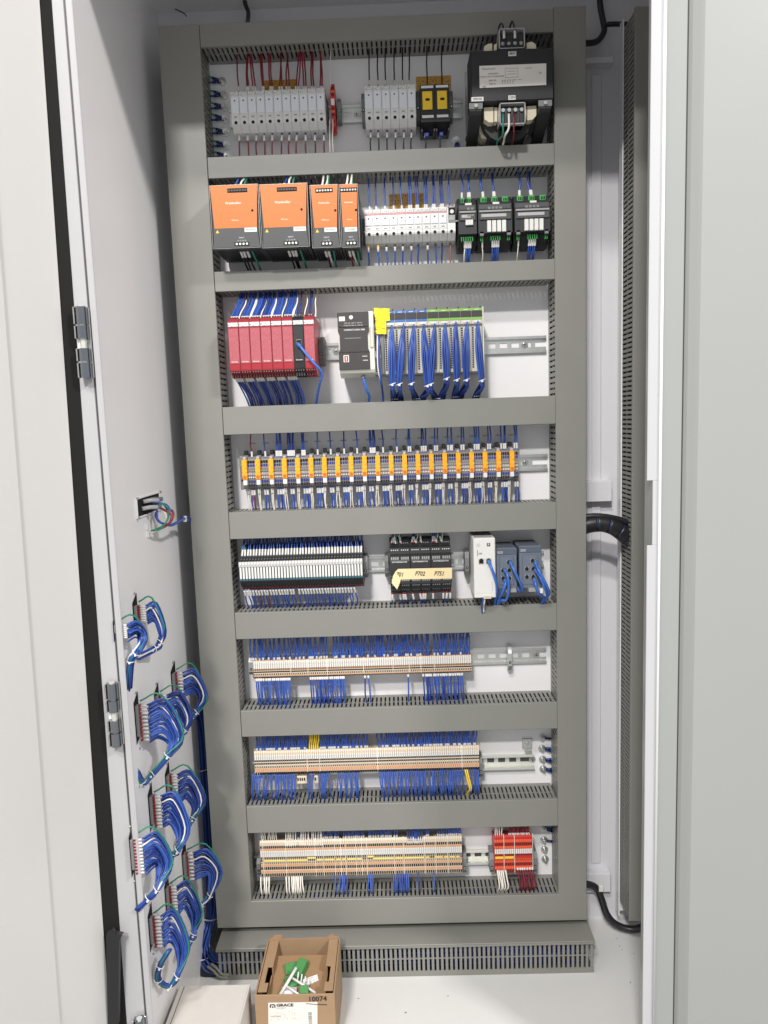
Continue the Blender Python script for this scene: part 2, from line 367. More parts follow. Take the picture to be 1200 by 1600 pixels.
duct('tall dark grey wire duct standing alone right of the frame behind the post', 1895, 76, (lambda u, v, w: (v, -w, u)), (489, 11, -1121), pitch=9.8, slot=4, D=86)
duct('short grey wire duct lying on the cabinet floor with its lid facing up', 828, 62, (lambda u, v, w: (u, v, w)), (-428, -112, ZF), overhang=6, pitch=10.2, slot=4.6, D=80)
# ------------------------------------------------------------------ DIN rails
def rail(x0, x1, zc, depth, label, m='zinc', screws=()):
    T = thing('mounting_rail', label, 'rail', (x0, 0, zc), 'slotted metal rails'); L = x1-x0; b = MB()
    b.box(0, L, -1.6, -.6, 5, 13, m); b.box(0, L, -1.6, -.6, -13, -5, m)
    n = max(1, int(L/25))
    for i in range(n):
        u = i*25; b.box(u, min(L, u+9), -1.62, -.58, -4.98, 4.98, m)
    if depth > 10: b.box(0, L, -.55, -.35, -6, 6, 'dark_grey')  # added dark sheet, paints the slots of the deep rails as shaded
    for s in (1, -1):
        b.box(0, L, -depth, -1.65, s*12.2, s*13.4, m); b.box(0, L, -depth-.1, -depth+1.1, s*12.3, s*17.5, m, .3); 
    obj('rail_profile', b, T)
    for x in screws:
        k = MB(); k.cyl((x-x0, -1.7, 0), (x-x0, -5, 0), 5.2, 'steel', 12, 4); k.cyl((x-x0, -1.6, 0), (x-x0, -2.6, 0), 7.5, 'steel', 14); k.box(x-x0-2.6, x-x0+2.6, -5.2, -4.8, -.6, .6, 'void'); k.box(x-x0-.6, x-x0+.6, -5.25, -4.7, -2.6, 2.6, 'void'); obj('screw', k, T)
ZR = [629, 393, 153, -97, -309, -527, -772, -1000]
sx = lambda px, py: A(px, py, -5).x
rail(-318, 160, ZR[0], 7.5, 'metal rail carrying the grey fuse holders beside the transformer', screws=(sx(557, 180),))
rail(-60, 330, ZR[1], 7.5, 'metal rail carrying the eleven fuse holders and the black green modules')
rail(-330, 327, ZR[2], 7.5, 'metal rail carrying the red relays and the controller', screws=(sx(525, 547), sx(820, 537)))
rail(-338, 328, ZR[3], 7.5, 'metal rail carrying the orange fuse terminals', screws=(sx(821, 722),))
rail(-345, 318, ZR[4], 7.5, 'metal rail carrying the slim white relays and network switches', screws=())
rail(-340, 322, ZR[5], 7.5, 'metal rail of the topmost beige terminal row', screws=(sx(838, 1024),))
rail(-347, 292, ZR[6], 15, 'bright metal rail of the middle beige terminal row', 'bright_zinc', screws=(sx(832, 1188),))
rail(-355, 292, ZR[7], 15, 'bright metal rail of the lowest beige and red terminal rows', 'bright_zinc')
def clamp(x, zc, y, label, h=46, w=7.5, m='clamp_grey'):
    T = thing('end_clamp', label, 'clamp', (x, 0, zc), 'rail end clamps')
    b = MB(); b.ext([(-6, -h/2), (y+8, -h/2+2), (y, -h/4), (y, h/4), (y+8, h/2-2), (-6, h/2)], 'x', -w/2, w/2, m); obj('body', b, T)
    b = MB(); b.cyl((0, y+.5, -h*.12), (0, y-1.2, -h*.12), 2.8, 'void', 10); b.cyl((0, y-.2, -h*.12), (0, y-1.6, -h*.12), 1.5, 'steel', 8); obj('screw', b, T)
cx = lambda px, py, y=-35: A(px, py, y).x
clamp(cx(509, 178), ZR[0], -36, 'grey end clamp left of the red terminal'); clamp(cx(530, 178), ZR[0], -36, 'grey end clamp right of the red terminal')
clamp(cx(568, 176), ZR[0], -38, 'grey end clamp left of the six fuse holders', 60); clamp(cx(653.5, 172), ZR[0], -38, 'grey end clamp right of the six fuse holders', 60)
clamp(cx(705, 168), ZR[0], -38, 'grey end clamp right of the black yellow fuse blocks', 56)
clamp(cx(569, 352), ZR[1], -38, 'grey end clamp at the left of the eleven fuse holders under yellow tag', 50)
clamp(cx(502, 546), ZR[2], -42, 'grey end clamp right of the red relays', 60, 12)
clamp(cx(571, 883), ZR[4], -42, 'grey end clamp right of the slim white relays', 50, 10)
clamp(cx(604, 882), ZR[4], -42, 'grey end clamp left of the taped black modules', 50, 8); clamp(cx(729.5, 880), ZR[4], -42, 'grey end clamp left of the white network gateway', 56, 9)
clamp(cx(797.5, 1026), ZR[5], -30, 'lone zinc end clamp on the empty rail end', 56, 8, 'zinc')
clamp(cx(391, 1037), ZR[5], -30, 'grey end clamp left of the topmost beige terminals', 44, 10, 'zinc')
clamp(cx(750.5, 1188), ZR[6], -40, 'grey end clamp right of the middle beige terminals', 50, 9)
clamp(cx(725.5, 1335), ZR[7], -40, 'grey end clamp right of the lowest beige terminals', 52, 9); clamp(cx(768, 1337), ZR[7], -42, 'grey end clamp left of the red orange terminals', 50, 9); clamp(cx(835, 1335), ZR[7], -42, 'grey end clamp right of the red orange terminals', 54, 9)
clamp(cx(403, 1340), ZR[7], -36, 'grey end clamp left of the lowest beige terminals', 44, 8)
# ------------------------------------------------------------------ wires
STUFF = MB(); COUNT = {}
NAMES = {'lan': 'network_cable'}
def wire(col, pts, label, group, r=1.45, sleeve=None, sm='sleeve', n=6, k=4, stuff=False, ferrule=None, sr=1.5):
    P = smooth(pts, k)
    if stuff:
        STUFF.tube(P, r, 'wire_'+col, 5)
        if sleeve: sl(STUFF, P, sleeve, r*sr, sm)
        return
    O = Vector(P[0]); b = MB(); b.tube(P, r, 'wire_'+col, n)
    o = solo(NAMES.get(col, ('blue' if col == 'navy' else col)+'_wire'), b, label, 'cable' if col == 'lan' else 'wire', group, O)
    COUNT[col] = COUNT.get(col, 0)+1
    if sleeve:
        s = MB(); sl(s, P, sleeve, r*sr, sm); obj('marker_sleeve', s, o, O)
    if ferrule:
        s = MB(); sl(s, P, (0, sleeve[0] if sleeve and sleeve[0] > 0 else 5), r*1.35, ferrule); obj('ferrule', s, o, O)
    return o
def sl(mb, P, ab, r, m):
    """a sleeve along the path between two lengths (mm)"""
    a, bb = ab; d = 0; out = []
    for i in range(len(P)-1):
        L = (P[i+1]-P[i]).length
        for t in (a, bb):
            if d <= t < d+L: out.append(P[i].lerp(P[i+1], (t-d)/max(L, 1e-6)))
        if a < d+L < bb: out.append(P[i+1])
        d += L
    if len(out) >= 2: mb.tube(out, r, m, 6)
def up(col, px, py0, py1, label, group, y0=-42, y1=-38, dx=0, bow=0, sleeve=(2, 14), **k):
    """wire from a device at pixel (px,py0) up into the duct whose lower edge shows at py1"""
    a = A(px, py0, y0); e = A(px+dx, py1, y1); mid = a.lerp(e, .5)+Vector((R(-1.5, 1.5)+bow, R(-4, 2), 0)); f = e+Vector((R(-1, 1), 2, 12))
    return wire(col, [a, a.lerp(e, .22)+Vector((0, 0, 0)), mid, e, f], label, group, sleeve=sleeve, **k)
def down(col, px, py0, py1, label, group, y0=-42, y1=-36, dx=0, bow=0, out=-4, sleeve=(2, 14), **k):
    a = A(px, py0, y0); e = A(px+dx, py1, y1); mid = a.lerp(e, .5)+Vector((R(-1.2, 1.2)+bow, out, 0)); f = e+Vector((R(-1, 1), 3, -14))
    return wire(col, [a, a.lerp(e, .25)+Vector((0, out*.5, 0)), mid, e, f], label, group, sleeve=sleeve, **k)
# ------------------------------------------------------------------ row 1: fuse holders
def fuse_holder(label, group, loc, W=17, z0=-41, z1=29, red=False):
    T = thing('fuse_holder', label, 'fuse holder', loc, group); h = W/2-.25
    b = MB(); b.ext([(-6, z0-4), (-30, z0-6), (-46, z0-3), (-60, z0+9), (-61.5, z0+12), (-61.5, z1-12), (-60, z1), (-52, z1+2), (-44, z1+4), (-6, z1+4)], 'x', -h, h, 'light_grey'); obj('body', b, T)
    b = MB(); b.ext([(-h+1.2, z0+28), (h-1.2, z0+28), (h-1.2, z1-16), (h-3.5, z1-12), (-h+3.5, z1-12), (-h+1.2, z1-16)], 'y', -61.4, -63.4, 'lever_grey'); obj('lever', b, T)
    b = MB(); b.box(-h+.5, h-.5, -62.4, -61.3, z1-8, z1-2, 'print_label', .2)
    if red: b.box(-h+.5, h-.5, -62.6, -61.3, z1-10.5, z1-8.6, 'pink')
    obj('marker', b, T)
    b = MB(); b.box(-h+1.4, h-1.4, -62.2, -61.3, z0+18, z0+26, 'white_plastic', .3); b.box(-3, 3, -62.4, -62.1, z0+20.5, z0+23, 'mid_grey'); obj('window', b, T)
    b = MB(); b.cyl((0, -61, z0+11.5), (0, -61.9, z0+11.5), 3.1, 'void', 12); b.cyl((0, -63, z1-18), (0, -63.6, z1-18), 1.7, 'dark_grey', 8); obj('screw_hole', b, T)
    return T
def fuse_row(pxs, n, z, label, group, **k):
    x0, x1 = pxs; W = (x1-x0)/n; first = None
    for i in range(n):
        loc = (x0+W*(i+.5), 0, z)
        lab = label % nth(i, n)
        first_ = dup(first, loc, lab) if first else fuse_holder(lab, group, loc, W, **k)
        first = first or first_
G1, G2, G3 = 'eleven grey fuse holders of the top row', 'six grey fuse holders of the top row', 'eleven grey fuse holders of the second row'
fuse_row((-303, -116), 11, ZR[0], 'grey fuse holder with red wires in top row, %s of eleven', G1)
fuse_row((-38, 63), 6, ZR[0], 'grey fuse holder with black wires in top row, %s of six', G2, z0=-43)
fuse_row((-46.5, 119), 10, ZR[1], 'grey fuse holder with pink striped marker in second row, %s of ten', G3, z0=-28, z1=31, red=True)
T = fuse_holder('grey end terminal with open metal clamp at the right of second fuse row', 'open terminal', (127.5, 0, ZR[1]), 16.5, z0=-28, z1=29)
for ch in list(T.children):
    if ch.name.startswith(('marker', 'lever', 'window')): bpy.data.objects.remove(ch)
b = MB(); b.box(-6, 8, -66, -61, 3, 32, 'steel', 1); b.box(-5, 7, -66.5, -66.1, 14, 28, 'void'); b.cyl((1, -66.2, 20), (1, -68, 20), 4, 'bright_zinc', 10); b.box(-6, 16, -64, -60, 1, 4, 'steel', .5); obj('clamp_bracket', b, T)
# black fuse blocks
for i, (pl, lab) in enumerate(((657, 'black fuse block with yellow face, left of the pair'), (680, 'black fuse block with yellow face, nearest the transformer'))):
    x = A(pl+11.2, 168, -64).x; T = thing('fuse_block', lab, 'fuse holder', (x, 0, ZR[0]), 'black and yellow fuse blocks'); h = 14.2
    b = MB(); b.ext([(-6, -56), (-36, -60), (-50, -52), (-64, -44), (-66, 24), (-60, 26), (-6, 28)], 'x', -h, h, 'black')
    b.box(-h, -h+4, -62, -20, -62, -55, 'black', 1); b.box(h-4, h, -62, -20, -62, -55, 'black', 1); obj('body', b, T)
    b = MB(); b.box(-10, 9.5, -68, -65.5, -22, 12, 'fuse_yellow', 1); b.box(-4, 4, -68.4, -67.9, -6, -1.5, 'void'); obj('fuse_cover', b, T)
    b = MB(); b.box(-12, 12, -67, -65, 18, 22.5, 'white_plastic', .3); obj('marker', b, T)
    b = MB(); b.box(-11.5, 11.5, -66.6, -64.5, -37, -32, 'white_plastic', .3); obj('marker', b, T)
    b = MB(); b.box(-6, 2, -50, -40, -66, -58, 'ferrule_blue', 1); obj('terminal', b, T)
# red terminal
x = A(520.5, 174, -45).x; T = thing('terminal_block', 'single red terminal block standing upright between two grey clamps in top row', 'terminal block', (x, 0, ZR[0]))
b = MB(); b.ext([(-6, -40), (-30, -46), (-46, -38), (-46, 30), (-40, 44), (-6, 40)], 'x', -4.5, 4.5, 'red_terminal'); obj('body', b, T)
b = MB(); b.box(-3.6, 3.6, -47.5, -45, 2, 14, 'white_plastic', .3); obj('marker', b, T)
b = MB()
for z in (34, 22, -4, -16, -28): b.box(-3, 3, -46.6, -45, z-2.6, z+2.6, 'dark_maroon'); 
b.box(-3.4, 3.4, -46.5, -45.2, 26, 30, 'red_orange'); b.box(-3.4, 3.4, -46.5, -45.2, -12, -8, 'red_orange'); obj('wire_slot', b, T)
# yellow brown tags on the plate
def plate_tag(label, px0, py0, px1, py1, m='print_tag'):
    p, q = A(px0, py0, -1.2), A(px1, py1, -1.2); b = MB(); b.box(p.x, q.x, -1.4, -.2, q.z, p.z, m)
    solo('warning_tag', b, label, 'tag', 'yellow brown tags on the plate', Vector((p.x, -1, q.z)))
plate_tag('yellow brown warning tag behind the red wires of top row', 410, 126, 465, 143)
plate_tag('yellow brown warning tag above the black yellow fuse blocks', 650, 120, 705, 146)
plate_tag('yellow brown warning tag behind blue wires of the second fuse row', 608, 304, 662, 325)
# wires of row 1
g = 'red wires above the grey fuse holders'
cr = lambda v: 350+.15*v
for v, t, fr in ((152, 140, 1), (238, 240, 1), (256, 248, 1), (305, 280, 1), (332, 296, 1), (405, 385, 1), (414, 398, 1), (485, 470, 1), (506, 490, 1), (575, 590, 1), (606, 592, 1), (650, 660, 1), (684, 665, 1), (745, 770, 1), (772, 790, 1), (835, 818, 1), (858, 840, 1), (912, 912, 1), (936, 928, 1), (1002, 1004, 1), (1026, 1012, 1)):
    up('red', cr(v), 143, 88, 'red wire rising to the top duct over fuse holder %s of eleven' % unit(A(cr(v), 143, -50).x, -303, -116, 11), g, y0=-50, dx=.15*(t-v)*1.3, sleeve=(0, 10), r=1.6)
for v in (160, 248, 338, 420, 505, 605, 682, 758, 850, 948, 1040):
    down('red', cr(v), 208, 252, 'red wire below fuse holder %s of eleven in the top row' % unit(A(cr(v), 208, -40).x, -303, -116, 11), 'red wires below the grey fuse holders', y0=-40, dx=R(-1, 2), sleeve=(4, 16), r=1.7, ferrule='ferrule_blue')
for v in (43, 80, 112, 150, 185, 213):
    up('black', 560+.3667*(v+3), 133, 72, 'black wire rising to the top duct over fuse holder %s of six' % unit(v, 25, 245, 6), 'black wires above the six fuse holders', y0=-50, sleeve=(0, 9))
for v in (52, 84, 122, 158, 194, 226):
    down('black', 560+.3667*v, 204, 246, 'black wire below fuse holder %s of six in the top row' % unit(v, 30, 250, 6), 'black wires below the six fuse holders', y0=-40, dx=R(-.5, 1.5), sleeve=(4, 15), ferrule='ferrule_blue')
for v in (293, 356):
    up('black', 560+.3667*v, 134, 66, 'black wire rising from the %s black yellow fuse block' % ('left' if v < 300 else 'right'), 'black wires above the yellow fuse blocks', y0=-52, sleeve=None)
    down('black', 560+.3667*(v-8), 208, 246, 'black wire below the %s black yellow fuse block' % ('left' if v < 300 else 'right'), 'black wires below the yellow fuse blocks', y0=-40, sleeve=(0, 10))
up('white', 516.5, 140, 84, 'thin white wire rising from the red terminal block', None, y0=-44, sleeve=None, r=.9, bow=-2)
for v in (515, 520): down('white', v, 186, 246, 'white wire hanging from the red terminal block', 'white wires under the red terminal', y0=-48, dx=1, sleeve=None, r=1.2)
# ------------------------------------------------------------------ ground lugs
def lug(px, py, side, label, group, wires=2):
    c = A(px, py, -4); T = thing('ground_lug', label, 'ground lug', c, group)
    b = MB(); b.cyl((0, 3.4, 0), (0, 1.2, 0), 8.5, 'zinc', 16); b.cyl((0, 1.2, 0), (0, -4.5, 0), 5.6, 'steel', 6); b.cyl((0, -4.4, 0), (0, -9, 0), 3, 'steel', 10); obj('bolt', b, T)
    for i in range(wires):
        z = (i-(wires-1)/2)*6; b = MB(); dz = (i-(wires-1)/2)*5
        b.tube([(side*6, -1.5-i, z*.3), (side*10, -3-i, z*.7), (side*18, -5-i*2, z+dz*.3)], 2.9, 'wire_navy', 8); obj('crimp_sleeve', b, T)
        b = MB(); b.tube(smooth([(side*17, -5-i*2, z+dz*.3), (side*27, -8-i*2, z+dz), (side*40, -16, z+dz*1.5-4)]), 1.9, 'wire_green' if i else 'wire_navy', 6); obj('wire', b, T)
for i, (px, py) in enumerate(((346.7, 126.7), (349, 148), (350, 167), (351, 185), (352, 206), (353, 226), (354, 243))):
    lug(px, py, -1, 'ground stud with blue crimped wires in top left column, '+nth(i, 7, 'top'), 'ground studs at top left')
lug(713, 219, 0, 'lone ground stud left of the transformer feet', None, 0)
b = MB(); c = A(714, 229, -6)
for dx in (-4, 0, 4): b.tube(smooth([(c.x+dx*.4, -9, c.z+6), (c.x+dx, -12, c.z-6), (c.x+dx*1.2, -14, c.z-24)]), 2.6, 'wire_navy', 7)
solo('ground_wire', b, 'short dark blue ground leads under the lone ground stud', 'wire', None, c)
for i, (px, py, n) in enumerate(((847, 1153, 1), (847, 1170, 2), (848, 1187, 2), (849, 1202, 2))): lug(px, py, 1, 'ground stud with blue crimp right of the middle beige row, '+nth(i, 4, 'top'), 'ground studs beside middle terminals', n)
for i, (px, py, n) in enumerate(((850, 1295, 2), (850, 1313, 1), (851, 1328, 0), (852, 1343, 0))): lug(px, py, 1, '%s right of the red terminals, %s' % ('ground stud with blue crimp' if n else 'bare ground stud', nth(i, 4, 'top')), 'ground studs beside red terminals'+(' with crimp' if n else ' bare'), n)
# ------------------------------------------------------------------ transformer
c0 = A(799, 120, -120); TX, TZ = c0.x, c0.z
T = thing('transformer', 'big black control transformer with white rating plate at the top right', 'transformer', (TX, 0, TZ))
x0, x1, z0, z1 = A(735, 85, -120).x-TX, A(864.5, 80, -120).x-TX, A(800, 158, -120).z-TZ, A(800, 78, -120).z-TZ
b = MB(); b.box(x0, x1, -122, -60, z0, z1, 'black', 1.5)
for i in range(14): b.box(x0-.6, x1+.6, -118+i*4, -116+i*4, z0-.6, z1+.6, 'soft_black')
obj('core', b, T)
def loc_(px, py, y): return A(px, py, y)-Vector((TX, 0, TZ))
def pxs(y, *p): return [(loc_(a, c_, y).x, loc_(a, c_, y).z) for a, c_ in p]
b = MB(); p_, q_ = loc_(726, 112, -3), loc_(846, 246, -3); b.box(p_.x, q_.x, -4, -.5, q_.z, p_.z, 'zinc', .8); obj('base_plate', b, T)
b = MB(); b.ext(pxs(-84, (751, 172), (752, 188), (757, 203), (767, 215), (780, 221), (800, 221), (815, 216), (826, 205), (832, 190), (833, 172)), 'y', -84, -14, 'soft_black'); obj('winding', b, T)
b = MB(); b.ext(pxs(-84, (762, 76), (764, 67), (778, 64), (820, 62), (832, 64), (838, 72)), 'y', -84, -14, 'black'); obj('winding', b, T)
for pts, yy in (([(756, 168), (771, 167), (771, 191), (764, 191), (757, 186)], -104), ([(772.5, 168), (777, 168), (777, 190), (772.5, 190)], -104), ([(824, 166), (838, 165), (838, 180), (832, 187), (824, 188)], -104), ([(820, 166), (822.5, 166), (822.5, 187), (820, 187)], -104),
                ([(756, 80), (757, 72), (763, 68.5), (769, 68), (769, 79)], -108), ([(772, 79), (772, 70), (776, 68), (776, 78)], -108), ([(823, 76), (823, 67), (831, 65), (837, 69), (838, 76)], -108),
                ([(749, 196), (754, 197), (763, 211), (762, 217), (753, 216), (749, 208)], -62), ([(812, 207), (822, 203), (824, 212), (815, 216)], -62)):
    b = MB(); b.ext(pxs(yy, *pts), 'y', yy, yy+34, 'cream'); obj('bobbin', b, T)
for sx_, px in ((-1, 743), (1, 851)):
    xx = loc_(px, 165, -118).x
    b = MB(); b.ext([(-100, z0-1), (-122.4, z0-1), (-122.4, z0-16), (-117, z0-21), (-30, z0-52), (-6, z0-52), (-6, z0-46), (-32, z0-46), (-100, z0-14)], 'x', xx-11, xx+11, 'soft_black'); obj('foot', b, T)
    b = MB(); b.box(xx-13, xx+13, -124, -122.6, z0-13, z0-2, 'clamp_grey', .5); b.cyl((xx, -122, z0-8), (xx, -128, z0-8), 3.6, 'steel', 8); obj('bolt', b, T)
    b = MB(); q_ = loc_(px-9 if sx_ < 0 else px-14, 206 if sx_ < 0 else 200, -6); b.cyl((q_.x, -4, q_.z), (q_.x, -14, q_.z), 5, 'steel', 8); b.cyl((q_.x-4, -4, q_.z-14), (q_.x-4, -14, q_.z-14), 5.5, 'black', 10); obj('bolt', b, T)
b = MB(); pl = [A(px, py, -123.5)-Vector((TX, 0, TZ)) for px, py in ((749, 103), (853.5, 99), (853.5, 132.5), (749.5, 137.5))]
b.add(pl+[p+Vector((0, 1.2, 0)) for p in pl], [(0, 1, 2, 3), (4, 7, 6, 5), (0, 4, 5, 1), (1, 5, 6, 2), (2, 6, 7, 3), (3, 7, 4, 0)], 'paper'); rp = obj('rating_plate', b, T)
xl = pl[0].x; zt = pl[0].z
for s, sz, dx, dz, al in (('Hammond', 6, 4, -6, 'LEFT'), ('INDUSTRIAL', 3.4, 26, -15, 'CENTER'), ('CONTROL CIRCUIT TRANSFORMER', 3, 22, -20, 'CENTER'), ('2000 VA', 4, 24, -27, 'CENTER'), ('50/60 Hz', 3.4, 24, -33, 'CENTER'), ('CE', 5, 8, -38, 'CENTER'), ('CAT NO.', 3.2, 92, -8, 'CENTER'), ('UL', 5, 114, -17, 'CENTER')):
    text(T, s, sz, (xl+dx, -124.1, zt+dz), 'ink' if sz < 6 else 'mid_grey', al)
b = MB()
for i in range(5):
    b.box(xl+42+i*5, xl+43+i*5, -124, -123.4, zt-34, zt-27, 'mid_grey'); 
for i in range(4): b.box(xl+42+i*10, xl+49+i*10, -124, -123.4, zt-27.6, zt-26.8, 'mid_grey')
for (a0, a1, c0_, c1) in ((48, 72, -7, -6.4), (48, 72, -23, -22.4), (48, 48.6, -23, -6), (71.4, 72, -23, -6), (52, 68, -12, -11.4), (52, 68, -17, -16.4)): b.box(xl+a0, xl+a1, -124, -123.4, zt+c0_, zt+c1, 'mid_grey')
obj('winding_diagram', b, T)
for s, px, py, wd in (('480V', 800.5, 84, 13), ('120V', 800, 152.5, 12), ('XF0105', 746, 155, 20)):
    p = loc_(px, py, -122.6); b = MB(); b.box(p.x-wd/2*1.15, p.x+wd/2*1.15, -123, -122.1, p.z-4, p.z+4, 'white_plastic', .2); obj('tag', b, T); text(T, s, 6 if wd < 16 else 5.2, (p.x, -123.3, p.z), bold=.1)
for (px0, py0, px1, py1, yy, low) in ((780, 46, 819, 76, -112, 0), (781, 162, 820, 194, -128, 1)):
    p, q = loc_(px0, py0, yy), loc_(px1, py1, yy); b = MB(); b.box(p.x, q.x, yy+6, yy+36, q.z, p.z-6, 'dark_grey', 1)
    for i in range(4):
        u = p.x+(i+.5)*(q.x-p.x)/4; zz = (q.z+10) if not low else (p.z-12)
        b.box(u-4.2, u+4.2, yy+3, yy+6.2, q.z+2, p.z-9, 'soft_black', .8); b.cyl((u, yy+3, zz), (u, yy-1, zz), 3.6, 'steel', 8)
    tb = obj('terminal_strip', b, T)
    b = MB()
    for (a0, a1, z_0, z_1) in ((p.x-1, q.x+1, p.z-1.5, p.z), (p.x-1, q.x+1, q.z, q.z+1.5), (p.x-1, p.x+.6, q.z, p.z), (q.x-.6, q.x+1, q.z, p.z)): b.box(a0, a1, yy-3, yy+30, z_0, z_1, 'clear_grey')
    obj('clear_cover', b, T)
b = MB()
for px, ty in ((785.5, 36), (802.5, 33)):
    a = loc_(px+2, 60, -113); e = loc_(px, 40, -108); f = loc_(px-6, 58, -70); b.tube(smooth([a, loc_(px+1.5, 46, -113), loc_(px-2, ty, -106), loc_(px-6, 44, -92), f]), 1.6, 'wire_black', 6)
    b.tube([loc_(px+2.2, 60, -113.5), loc_(px+1.8, 48, -113.5)], 2.6, 'sleeve', 7)
obj('primary_lead', b, T)
for colr, px, dx in (('green', 786, -1), ('white', 795, -6), ('red', 803, 0)):
    b = MB(); b.tube(smooth([loc_(px, 178, -129), loc_(px, 200, -130), loc_(px+dx, 212, -118), loc_(px+dx-(8 if colr == 'green' else 2), 222, -80), loc_(px+dx-8, 240, -60)]), 1.8 if colr != 'white' else 2.3, 'wire_'+colr, 6); obj('secondary_lead', b, T)
# ------------------------------------------------------------------ row 2: power supplies
def wu(col, x, z0, y0, zt, label, group, y1=-38, dx=0, bow=0, sleeve=(2, 13), **k):
    """wire rising from (x,y0,z0) into the duct whose lower edge is at zt"""
    a = Vector((x, y0, z0)); e = Vector((x+dx, y1, zt-2))
    return wire(col, [a, a.lerp(e, .25), a.lerp(e, .6)+Vector((R(-1.5, 1.5)+bow, R(-5, 0), 0)), e, e+Vector((R(-1, 1), 4, 14))], label, group, sleeve=sleeve, **k)
def wd(col, x, z0, y0, zt, label, group, y1=-34, dx=0, bow=0, out=-6, sleeve=(2, 13), **k):
    """wire falling from (x,y0,z0) through the slots of the duct whose upper edge is at zt"""
    a = Vector((x, y0, z0)); e = Vector((x+dx, y1, zt+1))
    return wire(col, [a, a.lerp(e, .28)+Vector((bow*.4, out*.6, 0)), a.lerp(e, .65)+Vector((R(-1.5, 1.5)+bow, out, 0)), e, e+Vector((R(-1.5, 1.5), 6, -14))], label, group, sleeve=sleeve, **k)
PS = (((326, 289), (403.5, 288), (332.5, 388.7), (408, 387.2), -131, 'PSU0101', 7, 'first from the left', 4), ((404.5, 288), (480.7, 285.7), (408.8, 387.5), (484.3, 385.7), -131, 'PSU0102', 7, 'second from the left', 4),
      ((484, 289), (529.5, 287.7), (487, 387.5), (532, 386.7), -125, 'PSU0301', 6, 'third, medium width', 3), ((530.5, 287.8), (559.5, 287), (533, 387), (562, 386), -125, 'PSU0302', 6, 'narrowest, rightmost', 3))
for (tl, tr, bl, br, yf, nm, ns, wh, nb) in PS:
    x0 = (A(*tl, yf).x+A(*bl, yf).x)/2+.3; x1 = (A(*tr, yf).x+A(*br, yf).x)/2-.3; z1 = (A(*tl, yf).z+A(*tr, yf).z)/2; z0 = (A(*bl, yf).z+A(*br, yf).z)/2
    X, Z = (x0+x1)/2, (z0+z1)/2; hw = (x1-x0)/2; hz = (z1-z0)/2; zs = hz-2*hz*.68
    T = thing('power_supply', 'orange and dark grey power supply tagged %s, %s' % (nm, wh), 'power supply', (X, 0, Z), 'orange power supplies')
    b = MB(); b.box(-hw, hw, yf+4, -8, -hz, hz, 'dark_grey', .8)
    for i in range(int(2*hw/5)-1): b.box(-hw+4+i*5, -hw+6.5+i*5, yf+16, -20, -hz-.4, -hz+.5, 'void')
    obj('housing', b, T)
    b = MB(); b.box(-hw, -hw+1, yf-.6, yf+6, -hz, hz, 'steel', .2); b.box(hw-1, hw, yf-.6, yf+6, -hz, hz, 'steel', .2); b.box(-hw+1.05, hw-1.05, yf-.6, yf+6, -hz, -hz+1, 'steel', .2); b.box(-hw+1.05, hw-1.05, yf-.6, yf+6, hz-1, hz, 'steel', .2); obj('edge_trim', b, T)
    ins = min(6, hw*.22)
    b = MB(); b.ext([(-hw+1.6, hz-1.2), (hw-1.6, hz-1.2), (hw-ins, zs), (-hw+ins, zs)], 'y', yf-1, yf+5, 'orange'); fo = obj('fascia', b, T)
    b = MB(); b.ext([(-hw+ins, zs-.05), (hw-ins, zs-.05), (hw-1.6, -hz+1.6), (-hw+1.6, -hz+1.6)], 'y', yf-.8, yf+5, 'dark_grey'); obj('lower_fascia', b, T)
    tw = ns*5.2; tx = hw*.15 if hw > 40 else 0
    b = MB(); b.box(tx-tw/2-1, tx+tw/2+1, yf-1.3, yf-.5, hz-15, hz-7, 'void')
    for i in range(ns): b.cyl((tx-tw/2+(i+.5)*5.2, yf-1, hz-11), (tx-tw/2+(i+.5)*5.2, yf-1.9, hz-11), 2.1, 'steel' if ns == 6 else 'dark_grey', 8)
    obj('output_terminal', b, T)
    bw_ = nb*6.6; bx = hw*.22 if hw > 40 else 1
    b = MB(); b.box(bx-bw_/2-1, bx+bw_/2+1, yf-1.3, yf-.4, -hz+4, -hz+11, 'void')
    for i in range(nb): b.cyl((bx-bw_/2+(i+.5)*6.6, yf-1, -hz+7.5), (bx-bw_/2+(i+.5)*6.6, yf-2, -hz+7.5), 2.3, 'bright_zinc', 8)
    obj('input_terminal', b, T)
    b = MB(); b.cyl((hw*.72, yf-.9, hz*.17), (hw*.72, yf-1.5, hz*.17), 2.3, 'void', 10); b.cyl((hw*.72, yf-.9, hz*.36), (hw*.72, yf-1.4, hz*.36), 1.2, 'brown_tag', 8); obj('adjuster', b, T)
    lw_ = min(24, 2*hw-ins*2); lx = hw-ins-lw_/2-.2
    b = MB(); b.box(lx-lw_/2, lx+lw_/2, yf-1.4, yf-.6, zs-8.5, zs-.4, 'white_plastic', .2); obj('tag', b, T); text(T, nm, 5.2, (lx, yf-1.6, zs-4.4), 'dark_grey', sx=.9 if lw_ > 22 else .8)
    if hw > 20: b = MB(); b.ext([(-hw+ins+2, zs-8.5), (-hw+ins+8.5, zs-8.5), (-hw+ins+5.2, zs-2.6)], 'y', yf-1.1, yf-.7, 'fuse_yellow'); obj('warning_triangle', b, T)
    text(T, 'Weidmüller', 6.4 if hw > 40 else 4.6 if hw > 20 else 3.4, (-hw*.05, yf-1.1, hz*.42), 'print_white', bold=.05)
    text(T, 'PROeco', 4 if hw > 20 else 3, (0, yf-1.1, -hz*.12), 'print_white')
